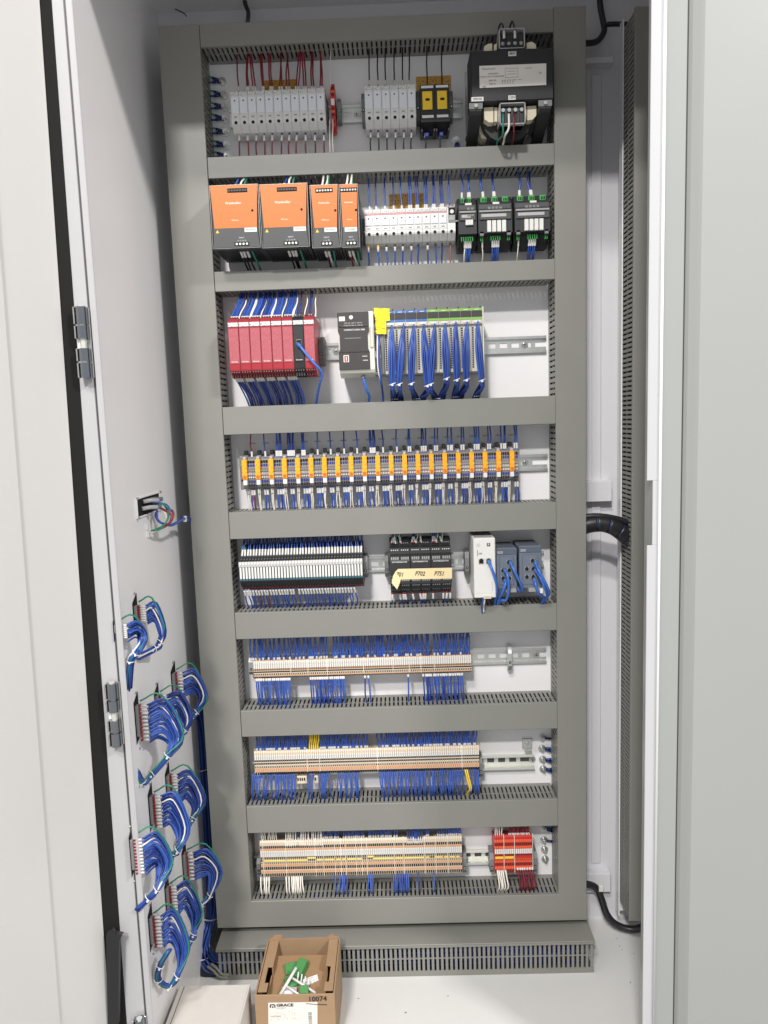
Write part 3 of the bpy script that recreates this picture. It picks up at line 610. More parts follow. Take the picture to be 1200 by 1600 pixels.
    text(T, 'INPUT', 3.6 if hw > 20 else 3, (bx, yf-1, -hz+19), 'white_plastic'); text(T, 'L1  L2  L3  PE' if nb == 4 else 'L   N   PE', 3, (bx, yf-1, -hz+13.6), 'white_plastic')
    gx = X+tx
    cols = (('blue', -8), ('white', 1), ('green', 9)) if ns == 7 else (('white', -5), ('white', 3), ('green', 7))
    for cc, dx in cols: wu(cc, gx+dx, Z+hz-3, yf+11, 492+1, '%s wire rising from the top of an orange power supply' % cc, '%s wires above the power supplies' % cc, sleeve=(0, 16) if cc != 'green' else None, r=2.1, y1=-68, dx=R(-1, 2))
    for i in range(nb):
        last = i == nb-1; cc = 'green' if last else ('black' if nb == 4 else ('red', 'white')[i]); xx = X+bx-bw_/2+(i+.5)*6.6+(3 if last else 0)
        wd(cc, xx, Z-hz+4, yf+26, 311-2, '%s wire below an orange power supply' % cc, '%s wires below the power supplies' % cc, y1=-40, dx=R(3, 9), sleeve=(4, 20) if not last else None, r=1.9 if not last else 2.1, ferrule=None if last else 'ferrule_blue')
# wires of second fuse row
lb = 'blue wire above the second fuse row'
for v in (97, 133, 182, 230, 275, 315, 327, 355, 365, 402, 413, 447, 457, 492, 503, 537):
    px = 550+.2833*v; x = A(px, 325, -46).x
    wu('blue', x, ZR[1]+31 if v < 520 else ZR[1]+38, -48, 492, lb+', over holder '+unit(x, -46.5, 136, 11), 'blue wires above the second fuse row', dx=R(-1, 1), sleeve=(0, 10) if v < 520 else None, ferrule='fuse_yellow' if v < 140 else None, r=1.6)
for i, v in enumerate((88, 142, 188, 235, 278, 325, 364, 415, 458, 495, 540)):
    x = A(550+.2833*(v+2), 385, -40).x; y = v < 150
    wd('brown' if v == 540 else 'blue', x, ZR[1]-34, -42, 311, 'blue wire below the second fuse row, '+nth(i, 11) if v < 540 else 'brown wire below the open end terminal of second fuse row', 'blue wires below the second fuse row' if v < 540 else None, dx=R(-1, 1), out=-1, sleeve=(4, 13) if i not in (6, 8, 9, 10) else None, ferrule='fuse_yellow' if y else 'soft_black', r=1.7)
# black modules with green plugs
def module(px0, px1, label, wide):
    x0, x1 = A(px0, 345, -75).x, A(px1, 345, -75).x; X = (x0+x1)/2; h = (x1-x0)/2; Z = ZR[1]; T = thing('relay_module', label, 'relay module', (X, 0, Z), 'black modules with green plugs')
    b = MB(); b.ext([(-8, -50), (-40, -52), (-58, -30), (-74, -26), (-74, 18), (-66, 32), (-52, 48), (-8, 50)], 'x', -h, h, 'soft_black'); b.box(-h-.5, -h+1.2, -60, -10, -46, 46, 'black', .8); b.box(h-1.2, h+.5, -60, -10, -46, 46, 'black', .8); obj('body', b, T)
    b = MB(); b.box(-h+2, h-2, -76, -73.8, 14, 17.5, 'mid_grey', .3); b.box(-h+2, h-2, -77, -73.9, -1, 12, 'dark_grey', 1); b.box(-h+6, h-12, -77.6, -76.9, 4, 10, 'clear_grey', .3); b.box(-h+1.5, h-1.5, -72, -65, 19, 30, 'dark_grey', .8); obj('cover', b, T)
    b = MB(); n = 4 if wide else 2
    for i in range(n):
        u = (i-(n-1)/2)*7.4+(0 if wide else 6); b.box(u-2.9, u+2.9, -73, -69, 20, 25, 'clamp_grey', .5)
        if not wide: b.box(u-2.9, u+2.9, -78, -76.5, 6, 11, 'clamp_grey', .5)
    obj('indicator', b, T)
    b = MB(); ps = (-.62, .02, .66) if wide else (-.45, .3)
    for q in ps:
        u = q*h; wd2 = 6.2 if wide else 4.6; b.box(u-wd2, u+wd2, -62, -44, 36, 46.5, 'green_plug', 1)
        for kx in (-3, 0.2, 3.4): b.box(u+kx-1, u+kx+1, -62.6, -61.8, 38, 44, 'void')
    obj('green_plug', b, T)
    b = MB(); n = 4
    if wide:
        for i in range(4): u = (i-1.5)*9.8+2; b.box(u-4, u+4, -80, -74, -25, -3, 'white_plastic', .6)
    else:
        for i in range(3): u = (i-1)*5+3; b.box(u-2.4, u+2.4, -79, -74, -10, 0, 'white_plastic', .4)
    b.box(-4, 9, -70.5, -66, 29.5, 34, 'white_plastic', .4); obj('marker', b, T)
    b = MB(); n = 5 if wide else 6
    for i in range(n):
        u = (i-(n-1)/2)*4.4+(1 if wide else -1); b.box(u-.7, u+.7, -67, -55, -38, -31, 'green_plug'); b.box(u-1.8, u+.6, -67.5, -64, -32, -30, 'green_plug')
    if wide:
        for s in (-1, 1):
            for k in (0, 1): b.box(s*h*.8+k*3.4-2, s*h*.8+k*3.4-.8, -67, -55, -39, -31, 'green_plug')
            b.box(s*h*.8-4, s*h*.8+4, -74, -68, -31, -22, 'clamp_grey', .8)
    obj('green_terminal', b, T)
    top = ((-.62*h, 'lan', 'fuse_yellow'), (.0*h, 'blue', 'ferrule_red'), (.08*h, 'blue', 'ferrule_red')) if wide else ((-.45*h, 'blue', 'sleeve'), (.22*h, 'blue', 'ferrule_red'), (.42*h, 'blue', 'ferrule_red'))
    for u, cc, fe in top: wu('blue', X+u, Z+44, -56, 492, 'blue wire above the %s' % label.split(',')[0]+(', middle' if 'middle' in label else ', rightmost' if 'right duct' in label else ''), 'blue wires above the black modules', dx=R(-2, 2), bow=R(-3, 3), sleeve=(4, 16), ferrule=fe, r=2.3 if cc == 'lan' else 1.7)
    for i in range(4): 
        if wide or True:
            u = (i-1.5)*3.9+(2 if wide else 1); wd('blue' if (i or wide) else 'white', X+u, Z-36, -58, 311, 'blue wire below the %s' % label.split(',')[0]+(', middle' if 'middle' in label else ', rightmost' if 'right duct' in label else '') if (i or wide) else 'white wire below the narrow black module', 'blue wires below the black modules' if (i or wide) else None, dx=R(-2, 1), sleeve=(0, 14), r=1.6)
    if wide: wd('white', X-h*.72, Z-36, -58, 311, 'white sleeved wire below a wide black module', 'white wires below wide black modules', dx=R(-2, 1), sleeve=(0, 14), sm='white_plastic', r=1.2)
module(716.5, 745, 'narrow black relay module with green plugs, left of the two wide ones', False)
module(747.5, 800.5, 'wide black relay module with four white tags, in the middle', True)
module(804.5, 860, 'wide black relay module with four white tags, against right duct', True)
# ------------------------------------------------------------------ row 3: safety relays
x0, x1 = -322, -151; W = (x1-x0)/8; first = None
def relay(label, X, body, face, group):
    T = thing('safety_relay', label, 'relay', (X, 0, ZR[2]), group); h = W/2-.35
    b = MB(); b.ext([(-8, -52), (-90, -56), (-108, -50), (-112, -46), (-121, -42), (-121, 54), (-112, 60), (-8, 60)], 'x', -h, h, body); obj('body', b, T)
    b = MB(); b.box(-h+.8, h-.8, -122, -120.8, -28, 40, face, .3); obj('face_print', b, T)
    b = MB(); b.box(-h+.6, h-.6, -122.4, -120.8, 43.5, 51.5, 'print_label', .2); obj('marker', b, T)
    b = MB(); b.box(-h+.4, h-.4, -121.6, -110, -41, -29, body if body == 'black' else 'deep_red', 1)
    for i in range(4):
        u = (i-1.5)*h*.48; b.box(u-1.7, u+1.7, -111, -100, -55, -47, 'dark_maroon' if body != 'black' else 'dark_grey', .4); b.cyl((u, -118.5, -44), (u, -120, -44.5), 1.2, 'steel', 6)
    obj('terminal', b, T)
    b = MB()
    for i in range(4): u = (i-1.5)*h*.48; b.box(u-1.7, u+1.7, -112, -98, 58, 63.5, 'dark_maroon' if body != 'black' else 'dark_grey', .4)
    obj('terminal', b, T)
    text(T, 'Schneider', 3.3, (0, -122.3, -24.5), 'print_white', bold=.05)
    return T
for i in range(8):
    X = x0+W*(i+.5)
    if i == 0: first = relay('red safety relay left of the black relay, first from left', X, 'red_device', 'print_red', 'six red safety relays')
    elif i == 6:
        T = relay('black relay unit between red safety relays, with a blue cable plugged in', X, 'black', 'soft_black', None); b = MB(); b.box(-5, 6, -123, -121, 4, 15, 'steel', .6); b.box(-4, 5, -123.4, -122.8, 5.5, 13.5, 'void'); obj('socket', b, T)
    else:
        T = dup(first, (X, 0, ZR[2]))
        T['label'] = 'red safety relay left of the black relay, %s from left' % ORD[i]
        if i == 7: T['label'] = 'last red safety relay, right of the black relay'; del T['group']
    if i < 6:
        for j in range(5): wu('blue', X+(j-2.2)*3.1, ZR[2]+60, -104, 273.8, 'blue wire rising from the red safety relay '+ORD[i]+' from left', 'blue wires above the red relays', y1=-44, dx=10-1.0*i+R(-2, 2), bow=3, sleeve=(0, 8), r=1.6)
        for j in range(2 if i % 2 else 1): wu('white', X+9+j*2, ZR[2]+60, -104, 273.8, 'white wire rising among blue ones from red safety relay '+ORD[i]+' from left', 'white wires above the red relays', y1=-40, dx=6-i+R(-2, 2), bow=4, sleeve=(0, 6), r=1.4)
        for j in range(5 if i < 5 else 4): wd('navy' if j % 2 else 'blue', X+(j-2)*3.2, ZR[2]-54, -96, 41, 'blue wire below the red safety relay '+ORD[i]+' from left', 'blue wires below the red relays', y1=-42, dx=14-1.2*i+R(-3, 3), bow=3, out=2, sleeve=(0, 10), r=1.6, sm='ferrule_clear' if j % 3 else 'sleeve')
for px, c in ((462, 'blue'), (468, 'blue'), (483, 'blue'), (486, 'blue'), (476, 'white'), (493, 'white')): wu(c, A(px, 500, -100).x, ZR[2]+60, -100, 273.8, '%s wire rising behind the last two relays' % c, '%s wires above the last relays' % c, y1=-40, sleeve=(0, 8), bow=R(-3, 3), r=1.3)
for px, dx in ((455, 6), (459, 8), (462, 8)): wd('blue', A(px, 588, -96).x, ZR[2]-54, -96, 41, 'blue wire bowing down right from the black relay unit', 'blue wires under the black relay', y1=-42, dx=dx, bow=5, out=2, sleeve=(0, 9), r=1.5)
P = [A(465, 537, -124), A(472, 545, -132), A(488, 565, -136), A(503, 582, -128), A(499, 602, -110), A(494, 632, -60), A(494, 650, -50)]
wire('lan', P, 'blue network cable looping from the black relay unit down into the duct', None, r=2.6, sleeve=(0, 9), sm='stripe_blue')
# controller
X0, X1 = A(528.5, 530, -110).x, A(577, 530, -110).x; X = (X0+X1)/2; h = (X1-X0)/2; zt, zb_ = 219, 104; Z = (zt+zb_)/2; hz = (zt-zb_)/2
T = thing('controller', 'dark faced programmable controller with red switch window, in a beige housing', 'controller', (X, 0, Z))
b = MB(); b.ext([(-8, -hz-6), (-70, -hz-12), (-104, -hz-4), (-108, -hz+2), (-108, hz), (-8, hz+1)], 'x', -h+.3, h+9, 'light_beige'); obj('housing', b, T)
def cpanel(z0, z1, m='cpu_black'):
    b = MB(); b.box(-h, h, -111, -107.5, z0, z1, m, .8); return b
obj('face', cpanel(hz-30, hz-.5), T)
b = MB(); b.ext([(-h, hz-31), (h, hz-31), (h, hz-38), (h-3, hz-45), (h-3, -hz+43), (h, -hz+37), (-h, -hz+37), (-h+3, -hz+43), (-h+3, hz-45), (-h, hz-38)], 'y', -112, -107.5, 'cpu_black'); obj('face', b, T); obj('face', cpanel(-hz+2, -hz+36, 'cpu_black'), T)
b = MB(); b.box(-h+3, -h+15, -111.8, -110.8, hz-18, hz-9, 'ivory', .3); b.cyl((-h+27, -111, hz-11), (-h+27, -111.8, hz-11), 4, 'white_plastic', 14); obj('display_window', b, T)
b = MB(); b.box(-h+9, -h+20, -112, -110.8, -hz+17, -hz+31, 'white_plastic', .4); b.box(-h+11, -h+18, -112.4, -111.8, -hz+18.5, -hz+29.5, 'deep_red', .4); b.box(-h+13.5, -h+15.5, -112.7, -112.3, -hz+20, -hz+28, 'white_plastic'); obj('switch_window', b, T)
text(T, 'COMPACTLOGIX 5380', 4.1, (2, -112.3, hz-35.5), 'white_plastic', bold=.1)
for k, s in enumerate(('RUN  OK   NET A1  NET A2', 'FORCE SD  LINK A1  LINK A2')): text(T, s, 2.9, (0, -111.3, hz-22-k*4.6), 'white_plastic')
b = MB(); b.box(-18, 14, -112.5, -111.9, hz-52, hz-51, 'mid_grey'); b.box(h-15, h-5, -111.6, -110.9, -hz+27, -hz+28.5, 'taupe'); b.box(h-14, h-4, -111.6, -110.9, -hz+19, -hz+20.5, 'taupe'); obj('mark', b, T)
b = MB(); b.box(h+2, h+8, -112, -107, -14, 30, 'light_beige', 2); obj('latch', b, T)
wire('lan', [A(567, 588, -90), A(569, 596, -92), A(573, 610, -88), A(577, 619, -74), A(575, 632, -55), A(575, 642, -50)], 'blue network cable hanging from underside of the controller', None, r=3, sleeve=(0, 6), sm='switch_blue')
# I/O modules
xa, xe = A(600.5, 530, -85).x, A(754, 530, -85).x; W = (xe-xa)/9; ZT, ZB = 221, 97
def io(X, W, label, stripe, group):
    T = thing('io_module', label, 'input output module', (X, 0, 160), group); h = W/2-.25; t = ZT-160; bt = ZB-160
    b = MB(); b.ext([(-8, bt-2), (-70, bt-2), (-78, bt), (-78, t-34), (-84, t-30), (-84, t), (-8, t+1)], 'x', -h, h, 'taupe'); obj('body', b, T)
    b = MB(); b.box(-h+.3, h-.3, -85.4, -83.8, t-17, t-5, 'cpu_black', .3); b.box(-h+.4, h-.8, -85, -83.8, t-4.8, t+.4, stripe, .3); b.box(-h+.4, h-.8, -85, -83.8, t-22, t-17.2, stripe, .3); b.cyl((h-3, -80, t+.5), (h-3, -80, t+4.5), 1.3, 'cpu_black', 6); b.box(-h*.4, h*.4, -85.3, -84.9, t-3.2, t-2, 'white_plastic'); obj('stripe', b, T)
    b = MB(); b.box(-h*.5, h*.7, -85.4, -83.9, t-28, t-24, 'white_plastic', .2); obj('marker', b, T)
    b = MB()
    for k in range(18):
        z = t-38-k*4.55
        b.box(-h+1.2, -h+4.8, -78.5, -77.6, z-1.5, z+1.5, 'void'); b.box(1.0, 5.4, -78.5, -77.6, z-1.3, z+1.1, 'soft_black'); b.box(-h+5.6, -.4, -78.3, -77.6, z-1.5, z+1.5, 'light_beige')
    b.box(h-1.6, h-.3, -80, -77.8, bt+2, t-36, 'light_beige', .3); obj('terminal_column', b, T)
    return T
f1 = f2 = None
for i in range(9):
    X = xa+W*(i+.5)
    if i < 4:
        lab = 'grey input output module with blue stripes, '+nth(i, 4)+' of four'; f1 = dup(f1, (X, 0, 160), lab) if f1 else io(X, W, lab, 'stripe_blue', 'modules with blue stripes')
    else:
        lab = 'grey input output module with lime green stripes, '+nth(i-4, 5)+' of five'; f2 = dup(f2, (X, 0, 160), lab) if f2 else io(X, W, lab, 'lime', 'modules with green stripes')
xp = A(584, 530, -85).x; T = thing('supply_module', 'grey supply module between the controller and the striped modules, partly under a yellow tag', 'module', ((xp+xa)/2, 0, 160)); h = (xa-xp)/2-.5
b = MB(); b.ext([(-8, -63), (-74, -63), (-78, -60), (-78, 24), (-84, 30), (-84, 61), (-8, 62)], 'x', -h, h, 'taupe'); b.box(h-6, h-.5, -82, -78, -62, 28, 'clamp_grey', .6); obj('body', b, T)
b = MB(); b.box(-h, h, -85.2, -83.8, 38, 55, 'cpu_black', .2); b.box(-h+1, h-8, -85, -77, 20, 25, 'white_plastic', .3); obj('marker', b, T)
b = MB()
for k in range(7):
    b.box(-h+1.5, -h+4, -78.6, -77.8, 12-k*4.5, 15-k*4.5, 'void'); b.box(-h+1.5, -h+4, -78.6, -77.8, -31-k*4.5, -28-k*4.5, 'void')
b.box(-h+6, h-8, -80, -77.8, -12, -4, 'black', .5); b.box(-h+1, h-8, -81, -77.8, -30, -24, 'white_plastic', .5); obj('terminal_column', b, T)
b = MB(); b.ext([(-h+2, 68), (h+13, 66), (h+13, 42), (h+5, 41), (h+5, 16), (-h+5, 17)], 'y', -88, -87.2, 'print_yellow'); o = solo('yellow_tag', b, 'bright yellow printed tag hanging over the first input output modules', 'tag', None); o.location = T.location
b = MB(); b.box(xe+.5, xe+3.5, -82, -6, 98, 224, 'light_beige', .5); solo('end_plate', b, 'beige end plate closing the green striped modules at right', 'end plate')
# bundles over the modules
BU = [((611, 515), (613, 601), (617, 632)), ((629, 513), (624, 601), (625, 632)), ((645, 514), (643, 600), (652, 632)), ((661, 514), (668, 603), (657, 632)), ((677.5, 513), (673, 601), (684, 631)),
      ((694, 512), (698, 592), (688, 631)), ((710.5, 510), (714, 594), (711, 630)), ((728, 510), (729, 594), (716, 630)), ((745, 509), (753, 595), (742, 628))]
for i, (s, t, e) in enumerate(BU):
    p0 = A(*s, -80); T = thing('wire_bundle', 'bundle of thin blue wires tied in white over the striped modules, '+nth(i, 9), 'wire bundle', p0, 'wire bundles on the striped modules')
    mid = A((s[0]+t[0])/2, (s[1]+t[1])/2, -96); tp = A(*t, -98); ep = A(*e, -44)
    for j in range(7):
        a = 2*math.pi*j/7; q0 = tp+Vector((R(-3, 3), 8, -4)); b = MB(); b.tube(smooth([q0, tp.lerp(ep, .55)+Vector((math.cos(a)*6, 14+math.sin(a)*5, 0)), ep+Vector((math.cos(a)*7, math.sin(a)*5, 0)), ep+Vector((math.cos(a)*7, 4, -16))], 4), 1.6, 'wire_navy', 5); obj('wire', b, T, p0)  # extra navy wires: shade under the modules painted as a darker blue
    for j in range(12):
        a = 2*math.pi*j/11; ox, oy = (0, 0) if j == 11 else (math.cos(a)*(5.6 if j % 2 else 3.8), math.sin(a)*3.6); st = p0+Vector((ox*.3, 0, -j*2.6+8))
        b = MB(); b.tube(smooth([st, st+Vector((ox*.3, -9, -6)), mid+Vector((ox*1.25+R(-1, 1), oy, R(-3, 3))), tp+Vector((ox*.85, oy*.8, 0)), tp+Vector((ox*.5+2, 10+oy, -14)), tp.lerp(ep, .6)+Vector((ox, 14+oy, -2)), ep+Vector((ox, oy, 0)), ep+Vector((ox, oy+4, -16))], 5), 1.35, 'wire_blue', 6); obj('wire', b, T, p0)
    b = MB(); ring = [tp+Vector((math.cos(a*math.pi/6)*6.4, math.sin(a*math.pi/6)*4.8, math.cos(a*math.pi/6)*2.2+1)) for a in range(13)]; b.tube(ring, 1, 'white_plastic', 5); b.box(tp.x-2.6, tp.x+2.2, tp.y-8, tp.y-3, tp.z-3.4, tp.z+1, 'white_plastic', .8); obj('zip_tie', b, T, p0)
    if i in (0, 2, 4, 6, 8):
        q = tp.lerp(ep, .72)+Vector((3, 10, 0)); b = MB(); b.tube([q+Vector((math.cos(a*math.pi/6)*9, math.sin(a*math.pi/6)*6, 0)) for a in range(13)], .9, 'white_plastic', 5); obj('zip_tie', b, T, p0)
for k, dx in enumerate((0, 2.5)):
    wire('white' if k else 'blue', [A(591-dx*.4, 520, -80), A(592-dx, 540, -92), A(593-dx, 575, -94), A(596, 600, -88), A(598, 616, -60), A(599, 640, -46)], ('white' if k else 'blue')+' wire hanging from the supply module beside the controller', None, r=2.2 if not k else 1.4, sleeve=(0, 5))
# ------------------------------------------------------------------ row 4: orange fuse terminals
GX = [-317+28*i for i in range(21)]
T0 = thing('fuse_terminal', 'orange fuse lever terminal with white tip, first from left of twenty one', 'fuse terminal', (GX[0], 0, ZR[3]), 'orange fuse terminals')
b = MB(); b.ext([(-6, -36), (-36, -34), (-48, -30), (-48, 32), (-36, 38), (-6, 38)], 'x', -4.2, 4.2, 'term_grey'); obj('body', b, T0)
b = MB(); b.ext([(-51.2, -14), (-60, -13), (-63, -4), (-62, 26), (-58, 29), (-50.8, 29), (-50.8, -14)], 'x', -4.8, 4.8, 'print_fuse'); b.cyl((0, -61, -7), (0, -63, -7), 3, 'red_orange', 8); obj('fuse_lever', b, T0)
b = MB(); b.box(-4, 4, -62, -47.5, -24.5, -14.2, 'white_plastic', .5); b.box(-3, 3, -58, -48, 29.2, 35, 'clear_grey', .6); obj('tip', b, T0)
b = MB(); b.box(-3.5, 3.5, -40, -24, 38, 47, 'black', 1); obj('stop', b, T0)
for i, x in enumerate(GX[1:]): dup(T0, (x, 0, ZR[3]), 'orange fuse lever terminal with white tip, %s of twenty one' % nth(i+1, 21))
T1 = thing('disconnect_terminal', 'slim translucent grey terminal just right of orange fuse lever first from left', 'terminal', (GX[0]+7, 0, ZR[3]), 'grey terminals between orange fuses')
b = MB(); b.ext([(-6, -36), (-34, -36), (-48, -28), (-50, -4), (-50, 10), (-46, 28), (-36, 34), (-6, 36)], 'x', -2.4, 2.4, 'term_grey'); obj('body', b, T1)
b = MB()
for z, mm in ((24, 'void'), (16, 'ferrule_blue'), (-18, 'ferrule_blue'), (-26, 'void')): b.box(-1.6, 1.6, -50.5, -44, z-2.4, z+2.4, mm, .3)
obj('wire_hole', b, T1)
b = MB(); b.cyl((0, -49, 5), (0, -51.5, 5), 2.3, 'steel', 8); b.cyl((0, -48, -9), (0, -51, -9), 1.8, 'white_plastic', 8); b.box(-2.2, 2.2, -51, -49, -4, 1, 'clear_grey'); obj('screw', b, T1)
for i, x in enumerate(GX):
    for k in range(4):
        if i == 20 and k > 1: continue
        if i or k: dup(T1, (x+6.9+k*4.85, 0, ZR[3]), 'slim translucent grey terminal just right of orange fuse lever '+nth(i, 21))
b = MB(); b.box(GX[0]-13, GX[0]-5, -46, -6, -132, -60, 'term_grey', 1); b.cyl((GX[0]-9, -46, -80), (GX[0]-9, -48, -80), 2.5, 'steel', 8); b.cyl((GX[0]-9, -46, -112), (GX[0]-9, -48, -112), 2, 'void', 8); solo('end_clamp', b, 'grey end clamp left of the first orange fuse terminal', 'clamp', 'rail end clamps')
# printed circuit names above the row and paper labels
for i, x in enumerate(GX):
    text(bp, 'CB04%02d' % (i+1), 4.6, (x+9, -.8, ZR[3]+61), 'dark_grey')
WT = {0: ((13, 'red'),), 1: ((14, 'blue'),), 2: ((9, 'blue'), (13, 'blue'), (17, 'blue'), (20, 'blue')), 3: ((6, 'blue'), (9, 'blue'), (12, 'blue'), (15, 'blue'), (19, 'blue')), 4: ((8, 'blue'), (11, 'blue'), (14, 'blue')), 10: ((-14, 'blue'), (-10, 'blue'), (-6, 'blue'), (12, 'blue'))}
for i, x in enumerate(GX):
    for dx, c in WT.get(i, ((13, 'blue'),) if i < 12 else ((9, 'blue'), (14, 'blue')) + (((18, 'blue'),) if i % 2 else ())):
        if x+dx < 262: wu(c, x+dx, ZR[3]+30, -40, -14, '%s wire rising beside orange fuse terminal %s' % (c, nth(i, 21)), '%s wires above the orange fuse row' % c, dx=R(-2, 2), sleeve=(3, 15), r=1.5)
    for dx, c in ((3, 'white'), (6.5, 'white')): wd(c, x+dx-8 if i else x+dx-2, ZR[3]-34, -40, -177.4, 'cream wire dropping beside orange fuse terminal '+nth(i, 21), 'cream wires below the orange fuse row', dx=R(-2, 2), out=-2, sleeve=(2, 12), sm='ferrule_clear', r=1.2, n=5)
    for k in range(3 if 2 <= i and i % 3 else 2):
        c = 'red' if (i == 0 and k == 1) else 'blue'; xx = x+9.5+k*5
        if xx < 262: wd(c, xx, ZR[3]-34, -40, -177.4, '%s wire dropping beside orange fuse terminal %s' % (c, nth(i, 21)), '%s wires below the orange fuse row' % c, dx=R(-1, 2.5), out=-2, sleeve=(3, 14), r=1.7)
# ------------------------------------------------------------------ row 5
x0, x1, n = -335.5, -75.5, 42; W = (x1-x0)/n
T0 = thing('slim_relay', 'slim white relay with teal foot packed in a row, first from left', 'relay', (x0+W/2, 0, -300), 'slim white relays'); h = W/2-.22
b = MB(); b.ext([(-6, -44), (-56, -46), (-70, -36), (-82, -24), (-82, 18), (-66, 26), (-52, 40), (-6, 44)], 'x', -h, h, 'soft_black'); b.box(-h+.6, h-.6, -62, -54, 28, 32, 'dark_maroon'); b.cyl((0, -71, 22), (0, -74, 21), 1.7, 'clamp_grey', 6); b.box(-h+.6, h-.6, -66, -58, -42, -38, 'dark_maroon'); obj('socket', b, T0)
b = MB(); b.box(-h+.9, h-.7, -86, -81.5, -17, 8, 'white_plastic', .4); obj('cover', b, T0)
b = MB(); b.box(-h, h-.2, -87, -81.5, 8.2, 19, 'white_plastic', .4); b.box(-1, h-.8, -87.4, -86.8, 9, 14, 'clear_grey'); obj('marker', b, T0)
b = MB(); b.box(-h+.1, h-.1, -84.5, -81.5, -21.5, -17.1, 'teal', .3); obj('foot', b, T0)
for i in range(1, n): dup(T0, (x0+W*(i+.5), 0, -300), 'slim white relay with teal foot packed in a row, '+nth(i, n) if min(i, n-1-i) < 20 else 'slim white relay with teal foot at the middle of the packed row')
for i in range(n):
    x = x0+W*(i+.5)
    wu('blue', x+R(-.4, .4), -272, -64, -232, 'blue', None, dx=R(-2, 2), sleeve=(0, 15), stuff=True, r=1.4, sr=1.65)
    if i % 3: wu('navy', x+1.5, -256, -42, -232, 'blue', None, dx=R(-3, 3), sleeve=None, stuff=True, r=1.3)
    if i < 39 and i not in (18,):
        c = 'red' if i in (5, 8) else 'blue'
        wd(c, x, -346, -62, -393, '%s wire below the slim white relay row' % c, '%s wires below the slim white relays' % c, dx=R(-1, 5), bow=R(0, 3), out=-1, sleeve=(1, 15), r=1.5, sr=1.6, ferrule='ferrule_red', stuff=c == 'blue')
c = A(381, 858, -50); b = MB(); b.tube(smooth([c+Vector((-2, 0, 8)), c, c+Vector((2, -2, -10))]), 5.5, 'dull_green', 8, lambda t: .6+.6*math.sin(math.pi*t)); solo('green_plug', b, 'small green plug hanging above the first slim white relay', 'plug')
# taped black modules
XB0, XB1 = -19, 111.5; W = (XB1-XB0)/3; first = None
for i in range(3):
    X = XB0+W*(i+.5)
    if i: dup(first, (X, 0, -308), ('middle black splitter module under the cream tape', 'rightmost black splitter module under the cream tape')[i-1]); continue
    T = first = thing('splitter_module', 'leftmost black splitter module, under curled end of the cream tape', 'module', (X, 0, -308), 'black splitter modules'); h = W/2-.4
    b = MB(); b.ext([(-6, -60), (-44, -60), (-46, -46), (-58, -46), (-60, -34), (-75, -32), (-75, 28), (-60, 30), (-58, 42), (-46, 43), (-44, 58), (-6, 58)], 'x', -h, h, 'soft_black'); obj('body', b, T)
    b = MB()
    for s in (-1, 1):
        for g_ in (-1, 1):
            for k in range(4):
                u = g_*h*.5+(k-1.5)*4.4
                b.cyl((u, -46, s*51), (u, -47, s*51), 1.3, 'mid_grey', 6); b.cyl((u, -60, s*38), (u, -61, s*38), 1.3, 'light_grey', 6); b.box(u-1.6, u+1.6, -75.6, -74.6, s*23-3, s*23+3, 'mid_grey', .2)
                b.box(u-2, u+2, -48, -44, s*46-2, s*46+2, 'black')
    obj('terminal', b, T)
    b = MB(); b.box(-h+1, h-1, -75.5, -74.4, 18, 18.5, 'mid_grey'); b.box(-h, h, -76, -74.8, -15.5, -15, 'mid_grey'); b.box(h-.6, h, -75.6, -70, -30, 28, 'void'); obj('trim', b, T)
    text(T, 'SPLITTER/SELECTOR', 3.6, (-1, -75.6, 15), 'light_grey', bold=.08)
def tp_(px, py, y): return A(px, py, y)
b = MB(); F = [(618, 893), (622, 889), (706.3, 887), (706.3, 904), (626, 905.5)]; v0 = [tp_(*p, -77.2) for p in F]; v1 = [v+Vector((0, .5, 0)) for v in v0]
b.add(v0+v1, [(0, 1, 2, 3, 4), (9, 8, 7, 6, 5)]+[(i, (i+1) % 5, 5+(i+1) % 5, 5+i) for i in range(5)], 'tape_paper')
C_ = [(626, 905.5, -77.4), (618, 893, -77.4), (614, 900, -84), (612, 911, -88), (620.5, 921, -86), (625, 910, -82)]; cv = [tp_(*p) for p in C_]; b.add(cv+[v+Vector((0, .6, 0)) for v in cv], [(0, 1, 2), (0, 2, 3, 5), (5, 3, 4), (8, 7, 6), (11, 9, 8, 6), (10, 9, 11), (1, 2, 8, 7), (2, 3, 9, 8), (3, 4, 10, 9), (4, 5, 11, 10)], 'tape_paper')
o = tp_(660, 896, -77); tape = solo('masking_tape', b, 'cream masking tape strip with handwritten numbers, its left end curling off', 'tape', None, o)
for s, px in (('701', 624.5), ('P702', 656), ('P751', 686)):
    p = tp_(px, 896.5 if px > 630 else 898, -77.6)-o; t_ = text(tape, s, 13, (p.x, p.y, p.z), 'ink', rot=(90, 4, 0), bold=.25, sx=.8, shear=.25)
g = 'blue wires above the black splitter modules'
